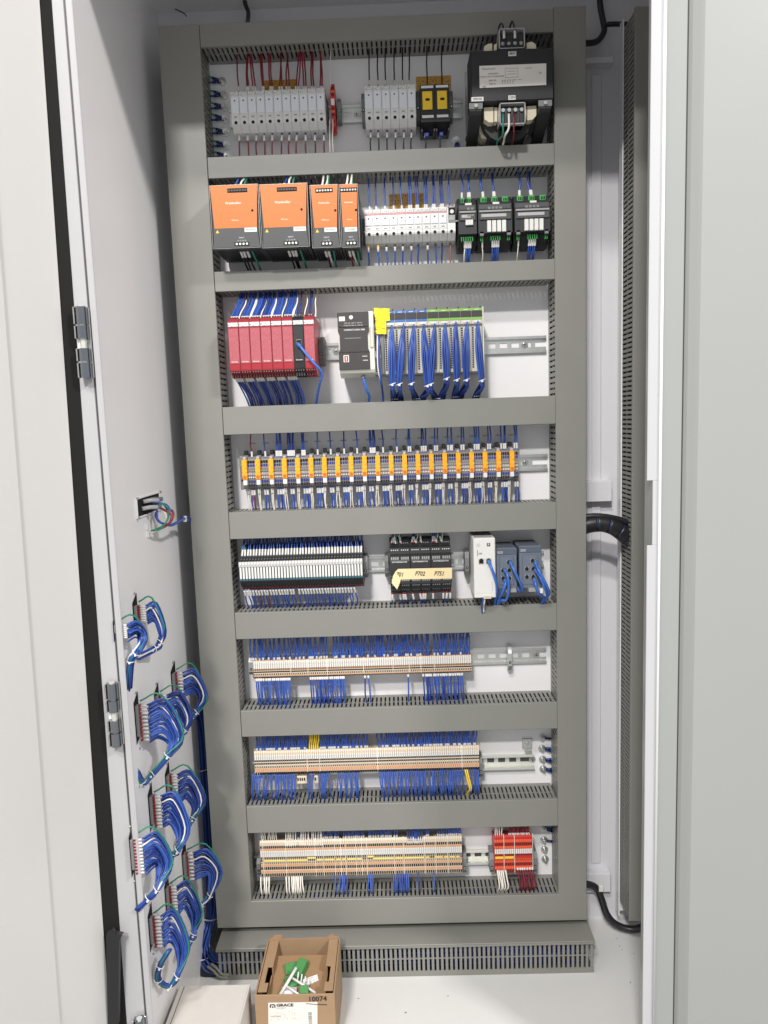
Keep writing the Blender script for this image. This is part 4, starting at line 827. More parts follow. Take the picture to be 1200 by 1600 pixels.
for i in range(3):
    for k, c in ((-16, 'blue'), (-11, 'blue'), (-8, 'white'), (-5, 'green'), (2, 'blue'), (3.5, 'white')):
        x = XB0+W*(i+.5)+k
        wu(c, x, -258, -50, -232, '%s wire rising from the %s black splitter module' % (c, ('leftmost', 'middle', 'rightmost')[i]), '%s wires above the black splitter modules' % c, dx=R(-2, 2), bow=R(-3, 3), sleeve=(3, 15) if c == 'blue' else None, ferrule='ferrule_red' if c == 'blue' else None, r=1.5)
    for k in ((-18, -2, 5, 9) if i != 2 else (-18, 4, 12, 19)):
        wd('blue', XB0+W*(i+.5)+k, -364, -48, -393, 'blue wire below the %s black splitter module' % ('leftmost', 'middle', 'rightmost')[i], 'blue wires below the black splitter modules', dx=R(-2, 2), sleeve=(4, 17), ferrule='ferrule_red', r=1.7)
# gateway and switches
def front_box(name, label, cat, pxs, z0, z1, yf, m, group=None):
    xa, xb = A(pxs[0], 890, yf).x, A(pxs[1], 890, yf).x; X, Z = (xa+xb)/2, (z0+z1)/2
    T = thing(name, label, cat, (X, 0, Z), group); h, hz = (xb-xa)/2, (z1-z0)/2
    b = MB(); b.box(-h, h, yf, -8, -hz, hz, m, 1.5)
    for i in range(9): b.box(-h+3, h-3, yf+14+i*8, yf+17+i*8, hz-.6, hz+.25, 'dark_grey')
    obj('housing', b, T); return T, X, Z, h, hz
def port(T, u, w_, yf, s=6, empty=True, m='steel'):
    b = MB(); b.box(u-s, u+s, yf-1, yf+.5, w_-s, w_+s, m, .4); b.box(u-s*.7, u+s*.7, yf-1.3, yf-.8, w_-s*.75, w_+s*.55, 'void'); b.box(u-s*.35, u+s*.35, yf-1.3, yf-.8, w_+s*.5, w_+s*.85, 'void'); obj('port', b, T)
T, X, Z, h, hz = front_box('gateway', 'white network gateway with two ports, left of the grey switches', 'network gateway', (740.5, 774.5), -368, -243, -105, 'white_plastic')
port(T, -7, 15, -105, 6.5, m='taupe'); port(T, 8, 15, -105, 6.5, m='taupe')
b = MB(); b.box(-4, 12, -110, -103, -hz-1, -hz+6, 'ivory', .6)
for k in range(4): b.box(-2+k*3, -.4+k*3, -110.6, -109.5, -hz+1, -hz+5, 'tan_orange')
obj('plug', b, T)
b = MB(); b.box(5, 12, -105.6, -104.8, hz-17, hz-10, 'dark_grey', .4); b.box(-15, -14, -105.6, -104.9, hz-37, hz-24, 'dark_grey'); b.box(-12, -5, -105.6, -104.9, hz-33, hz-30, 'mid_grey'); b.box(-16, -9, -105.5, -104.9, hz-16, hz-15, 'mid_grey'); b.box(-16, -9, -105.5, -104.9, hz-12, hz-11.2, 'mid_grey'); b.box(-h+1, h-1, -105.3, -104.8, -hz+9.5, -hz+10, 'taupe'); b.box(h-9, h-7, -105.5, -104.9, -hz+14, -hz+34, 'taupe'); obj('mark', b, T); text(T, 'P', 6, (8.5, -105.9, hz-13.5), 'white_plastic', bold=.2)
for k in (-1, 1): wd('blue' if k < 0 else 'white', X+k*2-3, Z-hz+2, -104, -393, 'short %s wire hanging from the gateway plug' % ('blue' if k < 0 else 'white'), None, y1=-84, out=-6, sleeve=None, r=1.8)
SW = []
for pxs, z1, lab in (((775.5, 808), -268, 'grey blue network switch beside the white gateway'), ((811.5, 846.5), -265, 'grey blue network switch nearest the right duct')):
    T, X, Z, h, hz = front_box('network_switch', lab, 'network switch', pxs, -354, z1, -90, 'switch_blue', 'grey blue network switches'); SW.append((T, X, Z, h, hz))
    b = MB(); b.box(-h+.4, h-.4, -91.2, -89.8, hz-13, hz-1, 'switch_dark', .4); b.box(-h+2, -h+14, -91.6, -91, hz-10.5, hz-6, 'clear_grey', .2); b.box(-h+6, h-7, -90.5, -89.8, -hz+8, hz-17, 'switch_dark', .3); b.box(-h+7, h-8, -90.9, -90.3, -hz+9, hz-18, 'switch_blue', .3); b.box(-6, h-3, -100, -89, -hz-6, -hz+2, 'mid_grey', 1); obj('face', b, T)
    text(T, 'SIEMENS', 3.4, (-h+8, -91.8, hz-8.3), 'ink')
    for u, w_ in ((4, 14), (-8, -3), (5, -3), (-8, -20), (5, -20)): port(T, u, w_, -91.2, 5.2)
def lan(p, label):
    P = [A(a, c_, y) for a, c_, y in p]; wire('lan', P, label, None, r=2.9, sleeve=(0, 9), sm='stripe_blue', k=5, n=8, sr=1.35)
lan(((763, 876, -108), (768, 887, -120), (774, 905, -122), (777, 922, -108), (774, 938, -80), (772, 955, -55)), 'blue network cable from the white gateway down into the duct')
lan(((797, 878, -94), (802, 888, -110), (810, 905, -114), (817, 920, -104), (812, 924, -86), (806, 912, -78)), 'blue network cable from the top port of the left switch')
lan(((788, 890, -94), (793, 899, -112), (795, 920, -112), (791, 937, -100), (783, 938, -90), (779, 946, -60)), 'blue network cable looping lowest from the left switch')
lan(((789, 906, -94), (790, 912, -108), (785, 926, -106), (779, 938, -84), (777, 955, -58)), 'blue network cable curving left from the lower port of left switch')
lan(((836, 877, -94), (842, 892, -116), (853, 912, -118), (858, 927, -106), (853, 936, -84), (850, 952, -52)), 'outermost blue network cable from the right switch')
lan(((836, 890, -94), (843, 900, -112), (850, 915, -116), (855, 932, -98), (849, 940, -74), (846, 955, -52)), 'middle blue network cable from the right switch')
lan(((835, 904, -94), (837, 913, -110), (842, 928, -108), (850, 934, -94), (845, 944, -70), (842, 955, -52)), 'lowest blue network cable from the right switch, curling right')
b = MB(); p = A(846, 923, -112); b.box(p.x-3, p.x+3, p.y-2, p.y+2, p.z-5, p.z+5, 'white_plastic', .6); solo('cable_tag', b, 'small white tag around a cable of the right switch', 'tag', None, p)
print('built rows 1-5', COUNT)
# ------------------------------------------------------------------ rows 6-8: packed terminal blocks
def terminal_row(x0, x1, n, zt, zb, yf, bands, label, group, body, marker=None, cuts=(), py=1180):
    cuts = [A(p, py, yf).x for p in cuts]; lab = lambda x: label+', in segment '+nth(sum(c < x for c in cuts), len(cuts)+1)
    W = (x1-x0)/n; Z = (zt+zb)/2; H = (zt-zb); T0 = thing('terminal_block', lab(x0+W/2), 'terminal block', (x0+W/2, 0, Z), group); h = W/2-.28
    b = MB(); b.ext([(-6, -H/2+4), (-24, -H/2-2), (yf+4, -H/2), (yf, -H/2+4), (yf, H/2-5), (yf+5, H/2), (-24, H/2-14), (-6, H/2-18)], 'x', -h, h, body)
    for f0, f1, m, ins, pr in bands:
        z0, z1 = H/2-f1*H, H/2-f0*H; y = yf if f0 > .1 else yf+4
        b.box(-h+ins, h-ins, y-pr, y+3, z0, z1, m)
    obj('body', b, T0)
    if marker:
        b = MB(); b.box(-h+.15, h-.15, yf-1.4, yf+1, H/2-marker[1]*H, H/2-marker[0]*H, 'white_plastic', .3); b.box(-h*.45, h*.2, yf-1.5, yf-1.3, H/2-(marker[0]*.6+marker[1]*.4)*H, H/2-(marker[0]*.75+marker[1]*.25)*H, 'taupe'); obj('marker', b, T0)
    for i in range(1, n):
        dup(T0, (x0+W*(i+.5), 0, Z), lab(x0+W*(i+.5)))
    return W
def plates(pxs, py, zt, zb, yf, label, group, m='beige_light'):
    for px in pxs:
        x = A(px, py, yf).x; b = MB(); b.ext([(-6, zb+3), (-24, zb-3), (yf+2, zb-1), (yf-1.2, zb+4), (yf-1.2, zt-5), (yf+4, zt+1), (-24, zt-13), (-6, zt-17)], 'x', x-.55, x+.55, m)
        solo('end_plate', b, label, 'end plate', group)
B6 = ((.0, .10, 'tan_orange', 0, .3), (.48, .58, 'cardboard_edge', 0, .2), (.62, .7, 'soft_black', 0, .2), (.75, .86, 'void', 1.0, .3), (.87, .93, 'tan_orange', 0, .4), (.93, 1.0, 'void', .6, .3))
W6 = terminal_row(-325, 151, 100, -508, -546, -48, B6, 'slim beige terminal block in topmost beige row', 'topmost beige terminal row', 'beige', (.1, .46), (454, 481, 511, 568, 614, 639.5, 657.5, 679), 1040)
plates((454, 481, 511, 568, 614, 639.5, 657.5, 679), 1040, -508, -546, -48, 'thin pale end plate splitting the topmost beige terminal row', 'end plates of the topmost beige row')
B7 = ((.0, .08, 'cardboard_edge', .5, .3), (.1, .19, 'tan_orange', 0, .4), (.40, .47, 'soft_black', .3, .2), (.52, .59, 'soft_black', .3, .2), (.66, .74, 'void', 1.1, .3), (.76, .9, 'tan_orange', 0, .4), (.92, 1.02, 'void', .7, .3))
W7 = terminal_row(-334, 164, 104, -713, -767, -50, B7, 'slim beige terminal block in middle beige row', 'middle beige terminal row', 'beige', (.21, .39), (480, 499.5, 590, 722), 1190)
plates((480, 499.5, 590, 722), 1190, -713, -767, -50, 'thin pale end plate splitting the middle beige terminal row', 'end plates of the middle beige row')
for px0, px1 in ((464, 479.5), (491, 497.5)):
    a, c = A(px0, 1212, -44).x, A(px1, 1212, -44).x; b = MB(); b.box(a, c, -46, -8, -794, -776.5, 'beige', .6)
    for k in range(int((c-a)/4.8)): b.box(a+k*4.8+1, a+k*4.8+4, -46.3, -45, -787, -780, 'void')
    solo('terminal_extension', b, 'beige lower tier of empty terminals hanging under the middle beige row, %s' % ('wider one' if px0 < 480 else 'narrow one'), 'terminal block')
B8 = ((.0, .055, 'void', .5, .3), (.06, .13, 'tan_orange', 0, .4), (.14, .21, 'void', .5, .3), (.22, .27, 'tan_orange', 0, .4), (.44, .49, 'void', .6, .3), (.5, .56, 'soft_black', .6, .2), (.58, .62, 'void', 1.2, .3), (.63, .69, 'tan_orange', 0, .4), (.70, .775, 'void', .5, .3), (.8, .86, 'tan_orange', 0, .4), (.875, .95, 'void', .5, .3))
W8 = terminal_row(-332, 121, 95, -922, -1012, -55, B8, 'slim four tier terminal block in lowest beige row', 'lowest beige terminal row', 'beige', (.28, .43), (411.5, 447, 493, 505.5, 523.5, 532.5, 540.5, 556.5, 565.5, 573.5, 616.5, 631, 664, 681, 700), 1340)
plates((411.5, 447, 493, 505.5, 523.5, 532.5, 540.5, 556.5, 565.5, 573.5, 616.5, 631, 664, 681, 700), 1340, -922, -1012, -55, 'thin pale end plate splitting the lowest beige terminal row', 'end plates of the lowest beige row')
BR = ((.0, .1, 'dark_maroon', .5, .3), (.11, .18, 'red_orange', 0, .4), (.2, .27, 'dark_maroon', .6, .3), (.28, .34, 'red_orange', 0, .4), (.49, .53, 'dark_maroon', .6, .3), (.6, .66, 'red_orange', 0, .3), (.61, .65, 'dark_maroon', 1.2, .5), (.67, .7, 'red_orange', 0, .4), (.72, .78, 'dark_maroon', .6, .3), (.8, .87, 'red_orange', 0, .4), (.89, .95, 'dark_maroon', .6, .3))
WR = terminal_row(193.5, 277, 18, -922, -1014, -56, BR, 'slim red and orange terminal block at lower right', 'red and orange terminal blocks', 'red_terminal', (.355, .475), (787.5, 804), 1337)
plates((787.5, 804, 832.5), 1337, -922, -1014, -56, 'thin pale end plate within the red and orange terminal blocks', 'end plates of the red terminals', 'ivory')
# yellow jumper bars
for px0, px1, up_ in ((412.5, 446, 0), (448, 481, 0), (480, 492.5, 1), (494.5, 504.5, 0), (507, 522.5, 0), (525, 532, 0), (534, 540, 0), (542, 556, 0), (557.5, 565, 0), (574.5, 584, 1), (583, 615.5, 0), (617.5, 630, 0), (632, 663, 0), (665, 671, 0), (679, 692, 0), (694, 701, 0), (703, 711, 0), (713, 718, 0)):
    py = 1345-(px0-400)*.018; a, c = A(px0, py, -57), A(px1, py, -57); z = -970+(5 if up_ else 0)
    b = MB(); b.box(a.x, c.x, -57.5, -54, z-1.8, z+1.8, 'jumper_yellow', .4); solo('jumper_bar', b, 'flat yellow jumper bar bridging the lowest beige terminals', 'jumper', 'yellow jumper bars', Vector((a.x, -57, z)))
for px0, px1 in ((774, 786.5), (789, 803)):
    a, c = A(px0, 1338, -58), A(px1, 1338, -58); b = MB(); b.box(a.x, c.x, -58.5, -55, -977, -972, 'fuse_yellow', .5); solo('jumper_bar', b, 'orange yellow jumper bar across the red terminals', 'jumper', 'jumper bars on red terminals', Vector((a.x, -58, -975)))
# wires of rows 6-8
def ranges(rs, step):
    out = []
    for a, c in rs:
        x = a
        while x < c: out.append(x+R(-.6, .6)); x += step*R(.8, 1.25)
    return out
X6 = lambda px: A(px, 1035, -42).x
for px in ranges(((393, 402), (406, 416), (420, 432), (434, 446), (450, 482), (484, 514), (520, 548), (549, 566), (568, 590), (592, 614), (617, 658), (662, 674), (679, 735)), 2.9):
    wu('blue', X6(px), -509, -43, -448.8, 'b', None, y1=-40, dx=R(-5, 5), bow=R(-3, 3), stuff=True, sleeve=(0, 7) if R(0, 1) < .4 else None, sm='ferrule_clear', r=1.6)
for px in ranges(((399, 402), (405, 454)), 3.2) + ranges(((485, 538),), 3.0)+[569.5, 574.5, 637] + ranges(((661, 724),), 3.2):
    wd('blue', X6(px), -548, -46, -610.3, 'blue wire below the topmost beige terminal row, '+('in the first cluster from left' if px < 460 else 'in the second cluster from left' if px < 545 else 'standing apart in the middle' if px < 650 else 'in the rightmost cluster'), 'blue wires below the topmost beige row', y1=-44, dx=R(-1, 5), bow=R(-1, 2), out=-7, sleeve=(0, 6), r=1.65)
X7 = lambda px: A(px, 1178, -44).x
for px in ranges(((402, 482), (501, 575), (593, 745)), 2.6):
    wu('blue', X7(px), -715, -45, -667.1, 'b', None, y1=-42, dx=R(-3, 3), bow=R(-2, 2), stuff=True, sleeve=(0, 6) if R(0, 1) < .6 else None, sm='ferrule_clear', r=1.6)
for px in (484, 487.3, 490.5, 493.8, 497): wu('yellow', X7(px), -715, -45, -667.1, 'yellow wire among blue ones above the middle beige terminal row', 'yellow wires above the middle beige row', y1=-44, dx=2, bow=2, sleeve=None, r=1.7)
LB7 = ('blue wire looping below the middle beige terminal row', 'blue wires below the middle beige row')
for i, px in enumerate(ranges(((395, 415), (419, 427), (430, 463), (483, 490), (499, 514), (528, 562), (593, 725), (733, 748)), 3.0)):
    wd('blue', A(px, 1206, -44).x, -768, -46, -829.6, *LB7, y1=-48, dx=R(-5, 5), bow=R(-2, 2), out=-13, stuff=True, sleeve=None, r=1.65)
for px in (726.5, 729.5): wd('yellow', A(px, 1206, -44).x, -768, -48, -829.6, 'yellow wire looping below the right end of the middle beige row', 'yellow wires below the middle beige row', y1=-46, dx=3, bow=6, out=-14, sleeve=None, r=1.8)
X8 = lambda px: A(px, 1318, -44).x
for px in ranges(((410, 418), (421, 434)), 2.8)+ranges(((448, 464), (470, 505)), 2.9):
    wu('white', X8(px), -924 if px < 440 else -936, -50 if px < 440 else -56, -890, 'cream wire rising from the left of the lowest beige terminal row', 'cream wires above the lowest beige row', y1=-44, dx=R(-4, 1), bow=R(-1, 2), sleeve=None, r=1.5)
for px in [467]+ranges(((506, 512), (513, 530), (538, 560), (562, 572), (577, 590), (592, 612), (617, 622), (637, 660), (666, 672), (684, 722)), 3.1):
    low = 636 < px < 662; wu('blue', X8(px), -936 if low else -924, -56 if low else -50, -890, 'b', None, y1=-44, dx=R(-2, 2), bow=R(-1, 1), stuff=True, sleeve=(0, 6), sm='ferrule_clear', r=1.6)
for px in [407.5, 413, 416.5, 420.5]+[447, 451.5, 456, 458.5, 461, 463.5, 466, 469, 472]:
    wd('white', A(px, 1365, -50).x, -1010, -52, -1054, 'cream wire hanging below the left of the lowest beige terminal row', 'cream wires below the lowest beige row', y1=-56, dx=R(0, 4), bow=1, out=-12, sleeve=None, r=1.6)
for px in [524, 531.5, 535.5, 539, 542.5, 576.5, 579.5, 582.5, 615, 618, 621.5, 625, 628.5, 632, 635, 638, 653, 678]:
    wd('blue', A(px, 1365, -50).x, -1006, -52, -1054, 'blue wire hanging below the lowest beige row, '+('in its left cluster' if px < 550 else 'in its middle cluster of three' if px < 600 else 'in its widest cluster' if px < 645 else 'standing apart at its right'), 'blue wires below the lowest beige row', y1=-56, dx=R(-2, 2), bow=R(-1, 1), out=-14, sleeve=None, r=1.65)
for px in (773.5, 776.5, 780, 783.5): wu('white', A(px, 1312, -44).x, -926, -52, -890, 'cream wire rising from the red terminal blocks', 'cream wires above the red terminals', y1=-44, dx=-1, bow=1, sleeve=None, r=1.5)
for px in ranges(((795, 829),), 2.5): wu('red', A(px, 1312, -44).x, -925, -51, -890, 'dark red wire rising from the red terminal blocks', 'red wires above the red terminals', y1=-44, dx=R(-4, 3), bow=R(-2, 2), sleeve=(0, 5), sm='ferrule_clear', r=1.5)
for px in (776.5, 779, 782, 785, 789.5): wd('white', A(px, 1360, -50).x, -1004, -54, -1054, 'cream wire looping below the red terminal blocks', 'cream wires below the red terminals', y1=-58, dx=R(-1, 3), bow=3, out=-14, sleeve=None, r=1.8)
for px in (808, 812, 815.5, 819, 823, 827, 831): wd('red', A(px, 1360, -50).x, -1000, -54, -1054, 'dark red wire looping below the red terminal blocks', 'red wires below the red terminals', y1=-58, dx=R(0, 3), bow=3, out=-13, sleeve=(0, 6), r=1.8)
b = MB(); p = A(824, 1163, -6); b.box(p.x-11, p.x+11, -4, -.2, p.z-12, p.z+12, 'zinc', .6); b.box(p.x-8, p.x+8, -16, -3.9, p.z-12, p.z-8, 'zinc', .6); b.cyl((p.x, -4, p.z+1), (p.x, -7, p.z+1), 4, 'steel', 8); solo('mounting_clip', b, 'lone zinc clip screwed to the plate above the bright rail end', 'bracket', None, Vector((p.x, 0, p.z)))
tag(obj('blue_wire_mass', STUFF), 'dense blue wires filling the gaps above the slim relays and the beige terminal rows', None, None, 'stuff')
# wires inside the floor duct and in the slots
b = MB()
for i in range(44):
    y, z = R(-98, -62), R(-1203, -1160); a = R(-400, -300) if i % 3 else R(-150, 0); e = R(320, 385)
    b.tube(smooth([(a+(e-a)*t/6, y+R(-5, 5), z+R(-7, 7)) for t in range(7)], 3), 1.5, 'wire_blue' if i % 3 == 0 else 'wire_navy', 5)
tag(obj('duct_wire_mass', b), 'blue wires lying inside the floor duct, seen through its slots', None, None, 'stuff')
for zc, xa_, xb_ in ((-640, -340, 150), (-860, -340, 160), (-419, -330, -80), (-205, -330, 250), (-1085, -350, 320), (14, -320, 190)):
    b = MB()
    for i in range(26):
        y, z = R(-62, -16), zc+R(-17, 15); b.tube(smooth([(xa_+(xb_-xa_)*t/5, y+R(-5, 5), z+R(-5, 5)) for t in range(6)], 3), 1.6, 'wire_blue' if i % 6 else 'wire_navy', 5)
    tag(obj('duct_wire_mass', b), 'blue wires lying inside a horizontal duct, glimpsed through its slots', None, None, 'stuff')
b = MB(); a = A(390, 1408, -20)
for k in range(5): b.tube(smooth([(a.x-12+k, -66+k*9, -1056), (a.x-8+k*1.5, -60+k*9, -1030), (a.x-4, -50+k*8, -1000), (a.x-14, -40+k*6, -980)]), 2, 'wire_blue', 6)
solo('wire_bundle', b, 'few blue wires running up inside the lower left corner of the frame', 'wire bundle', None, a)
# ------------------------------------------------------------------ left wall: terminal connectors with looped wires
def harness(name, col0, py0, py1, n, apex, inner, ties, end, yc, hidden=False, cw=10):
    O = A(col0, py0, x=XW) if not hidden else A(col0, py0, yc); O.x = XW
    T = thing('connector_harness', name, 'connector', O, 'wired connectors on the left wall')
    y0 = A(col0, py0, x=XW).y if not hidden else yc-14; y1 = A(col0+cw, py0-8, x=XW).y if not hidden else yc+14
    za = A(col0, py0-6, x=XW).z if not hidden else A(col0, py0, yc).z+10
    zb = A(col0+4, py1+6, x=XW).z if not hidden else A(col0, py1, yc).z-10
    b = MB(); y1 = y0+(y1-y0)*.72; b.add([(XW+.7, y0, zb+6), (XW+.7, y1, zb+18), (XW+.7, y1, za+4), (XW+.7, y0, za-10)], [(0, 1, 2, 3)], 'void'); b.box(XW+.8, XW+6, y0+2, y0+(y1-y0)*.6, zb+20, za-16, 'clamp_grey', 1); ym = y0+(y1-y0)*.45
    for z in (zb-5, za+5): b.cyl((XW, (y0+y1)/2, z), (XW+2.5, (y0+y1)/2, z), 2.2, 'steel', 6)
    obj('connector_body', b, T, O)
    rows = []
    for k in range(n):
        z = za-18-(za-zb-30)*k/(n-1); rows.append(z)
        b = MB(); b.box(XW+6, XW+10, ym-4, ym+2, z-2, z+2, 'ferrule_red', .5); obj('ferrule', b, T, O)
        b = MB(); b.tube([(XW+9, ym-1, z), (XW+20, ym, z-.5)], 2.1, 'sleeve', 6); obj('marker_sleeve', b, T, O)
    tz = [A(*t[:2], yc+t[2]) for t in ties]; ez = A(end[0], end[1], yc+end[2])
    for k in range(n+1):
        f = max(0, k-1)/(n-1) if k else -.12; z = rows[max(0, k-1)] if k else rows[0]+8
        P0 = Vector((XW+(19 if k else 8), ym, z)); ax = apex[0]+(inner[0]-apex[0])*f; ay = apex[1]+(inner[1]-apex[1])*f
        AP = A(ax, ay, yc+26+R(-4, 4)); P1 = P0.lerp(Vector((AP.x, AP.y, P0.z)), .55)+Vector((R(-2, 2), R(-3, 3), 1 if k else 4))
        off = Vector((R(-6, 6), R(-7, 7), R(-3, 3))); c = 'green' if k == 0 else ('white' if k == 3 else 'blue')
        pts = [P0, P1, AP]+[t+off*(.8 if i == 0 else .6) for i, t in enumerate(tz)]+[ez+off*.6]
        b = MB(); b.tube(smooth(pts, 4), 1.6, 'wire_'+c, 6); obj('wire', b, T, O)
        for e_ in ((0,) if not k else (1, 2, 3)):
            o2 = Vector((R(0, 3), R(1, 6), -R(1.5, 4)*e_*.7)); b = MB(); b.tube(smooth([P+o2*(.6 if i_ > 2 else 1) for i_, P in enumerate(pts)], 4), 1.5, 'wire_blue' if (k+e_) % 4 else 'wire_navy', 5)
            if e_: obj('wire', b, T, O)
    for i, t in enumerate(tz):
        nx = tz[i+1] if i+1 < len(tz) else ez; d = (nx-t).normalized(); a = d.orthogonal().normalized(); q = d.cross(a)
        b = MB(); b.tube([t+(a*math.cos(k*math.pi/6)+q*math.sin(k*math.pi/6))*7.6 for k in range(13)], .85, 'white_plastic', 5); hd = t+Vector((1, -8, -2)); b.box(hd.x-1.8, hd.x+1.8, hd.y-2, hd.y+2, hd.z-1.6, hd.z+1.6, 'white_plastic', .6); obj('zip_tie', b, T, O)
H = harness
H('wired connector at upper left, arching blue loop near wall middle', 206, 940, 976, 7, (257, 985), (246, 982), [(250, 1004, 30), (240, 1013, 20)], (214, 1026, -10), -330)
H('wired connector mostly behind the flange, the topmost of the left column', 195, 968, 996, 7, (227, 992), (216, 996), [(213, 1020, 0), (204, 1032, 0)], (200, 1075, 6), -418, True)
H('wired connector with big loop crossing the vertical duct edge, third row right', 266, 1048, 1092, 8, (322, 1088), (308, 1085), [(307, 1112, 30), (298, 1120, 24)], (286, 1142, 20), -140)
H('wired connector in the second position of the upper group, behind another loop', 240, 1082, 1118, 7, (298, 1118), (282, 1122), [(289, 1140, 20), (280, 1150, 14)], (262, 1182, 0), -250)
H('tall wired connector at left of upper group with a trailing lower curl', 208, 1096, 1166, 10, (284, 1148), (262, 1158), [(262, 1180, 10), (237, 1209, 0), (222, 1222, -14)], (208, 1192, -20), -352)
H('wired connector under the big right loop, against the cable trunk', 257, 1208, 1262, 10, (319, 1248), (300, 1262), [(301, 1278, 26), (294, 1290, 16)], (278, 1318, 0), -222)
H('wired connector in the middle of the central group with white wire outside', 230, 1240, 1302, 10, (294, 1292), (272, 1298), [(277, 1328, 10), (268, 1336, 6)], (262, 1362, -10), -338)
H('wired connector behind the flange with large loop at mid left', 214, 1302, 1362, 11, (267, 1346), (244, 1352), [(245, 1388, 0), (232, 1402, -4)], (215, 1418, -8), -424, True)
H('wired connector lowest at right, loop touching the frame corner', 283, 1332, 1382, 8, (345, 1362), (326, 1366), [(328, 1398, 26), (316, 1412, 20)], (296, 1428, 10), -168)
H('wired connector in the lower middle, loop hanging beside the corner bundle', 256, 1384, 1436, 9, (314, 1425), (294, 1430), [(302, 1458, 12), (297, 1468, 8)], (284, 1492, -4), -278)
H('wired connector lowest at left, long loop curling up at its bottom', 230, 1430, 1490, 9, (293, 1480), (274, 1484), [(277, 1524, 6), (264, 1540, 0), (247, 1530, -10), (250, 1508, -14)], (264, 1484, -14), -372)
# cable trunk down the back corner and into the floor duct
O = A(320, 1300, 20); T = thing('wire_bundle', 'thick trunk of blue wires down the left corner, curving into the floor duct', 'wire bundle', O)
path = [(305, 1108, 15), (313, 1150, 18), (319, 1250, 12), (324, 1340, 6), (330, 1412, -8), (321, 1445, -40), (312, 1480, -62), (318, 1502, -80), (334, 1509, -84), (352, 1511, -84)]
for j in range(26):
    a = j*2.4; rr = 2+17*math.sqrt(j/26); P = [A(px, py, y)+Vector((math.cos(a)*rr*(.9 if py < 1420 else 1.25), math.sin(a)*rr*(.8 if py < 1420 else 1), math.sin(a+1)*rr*(.1 if py < 1420 else .8))) for px, py, y in path]
    b = MB(); b.tube(smooth(P, 4), 2.3, 'wire_blue' if j % 4 else 'wire_lan', 6); obj('wire', b, T, O)
for px, py, y, rr in ((315, 1200, 14, 16), (325, 1352, 4, 17), (328, 1428, -22, 23), (313, 1487, -64, 27)):
    t = A(px, py, y); b = MB(); tilt = .7 if py > 1420 else 0
    b.tube([t+Vector((math.cos(k*math.pi/8)*rr, math.sin(k*math.pi/8)*rr, -math.cos(k*math.pi/8)*rr*.25*tilt)) for k in range(17)], 1.5, 'white_plastic', 5); obj('zip_tie', b, T, O)
b = MB(); b.tube(smooth([A(308, 1496, -70), A(314, 1512, -84), A(332, 1518, -88), A(346, 1516, -86)]), 19, 'black', 10, lambda t: 1-.3*t); obj('wrap', b, T, O)
b = MB()
for k in range(2): b.tube(smooth([A(324, 1510, -100), A(334, 1517, -108), A(343, 1526, -113), A(356, 1527, -116)]) if k else smooth([A(330, 1506, -100), A(338, 1512, -108), A(347, 1522, -113), A(358, 1523, -116)]), 3, 'grey_pvc_dark', 8)
obj('end_lip', b, T, O)
# square cutout with cable tails
c4 = [A(px, py, x=XW) for px, py in ((212, 781), (247, 770), (247, 797), (213, 807))]; y0, y1 = c4[0].y, c4[1].y; z1, z0 = (c4[0].z+c4[1].z)/2, (c4[2].z+c4[3].z)/2
O = Vector((XW, (y0+y1)/2, (z0+z1)/2)); T = thing('panel_socket', 'square cutout in the left wall with plugged leads in green, red, white and blue', 'socket', O)
b = MB(); b.box(XW, XW+.9, y0, y1, z0, z1, 'void'); obj('opening', b, T, O)  # raised black plate, paints the dark inside of the cutout
b = MB()
for (a0, a1, q0, q1) in ((y0-4, y1+4, z1, z1+3), (y0-4, y1+4, z0-3, z0), (y0-4, y0, z0, z1), (y1, y1+4, z0, z1)): b.box(XW, XW+3, a0, a1, q0, q1, 'white_paint', .4)
for yy in (y0-2, y1+2):
    for zz in (z0-2, z1+2): b.cyl((XW+2, yy, zz), (XW+6, yy, zz), 2.2, 'steel', 8)
obj('bezel', b, T, O)
for k, (px, py) in enumerate(((224, 784), (230, 782), (222, 795), (228, 794))):
    q = A(px, py, x=XW+3); b = MB(); b.tube([q, q+Vector((10, 14, 1)), q+Vector((22, 22, 0))], 4, 'switch_blue' if k % 2 else 'clear_grey', 8); obj('plug', b, T, O)
def lead(c, pts, r=1.8):
    b = MB(); b.tube(smooth([A(px, py, y) for px, py, y in pts], 5), r, 'wire_'+c, 6); obj('lead', b, T, O)
ye = (y0+y1)/2
lead('green', ((232, 781, ye), (250, 784, ye), (261, 796, ye+10), (262, 810, ye), (254, 822, ye-10), (236, 830, ye-20)))
lead('green', ((234, 783, ye), (254, 788, ye), (264, 798, ye+10), (262, 812, ye), (252, 826, ye-10), (240, 829, ye-20)), 1.5)
lead('lan', ((236, 786, ye), (252, 786, ye), (262, 790, ye+20), (268, 800, ye+10)), 1.6)
lead('white', ((230, 795, ye), (246, 794, ye), (256, 800, ye+6), (260, 812, ye), (252, 826, ye-8), (236, 832, ye-20)), 2)
lead('red', ((250, 793, ye), (262, 800, ye+8), (268, 806, ye+6), (264, 818, ye), (252, 826, ye-6)), 2.2); lead('red', ((268, 796, ye+10), (271, 804, ye+10), (266, 816, ye+2), (254, 825, ye-4)), 2.2)
lead('blue', ((246, 797, ye), (243, 806, ye-4), (250, 816, ye), (266, 820, ye+20), (280, 814, ye+60), (290, 809, ye+110), (302, 818, ye+190), (322, 832, ye+250)), 2.2); lead('blue', ((246, 799, ye), (246, 810, ye-4), (254, 818, ye), (268, 821, ye+20), (282, 814, ye+60), (291, 811, ye+110), (303, 822, ye+190), (323, 836, ye+250)), 2.2)
lead('navy', ((284, 810, ye+90), (294, 809, ye+130), (304, 822, ye+190), (324, 838, ye+250)), 4)
b = MB()
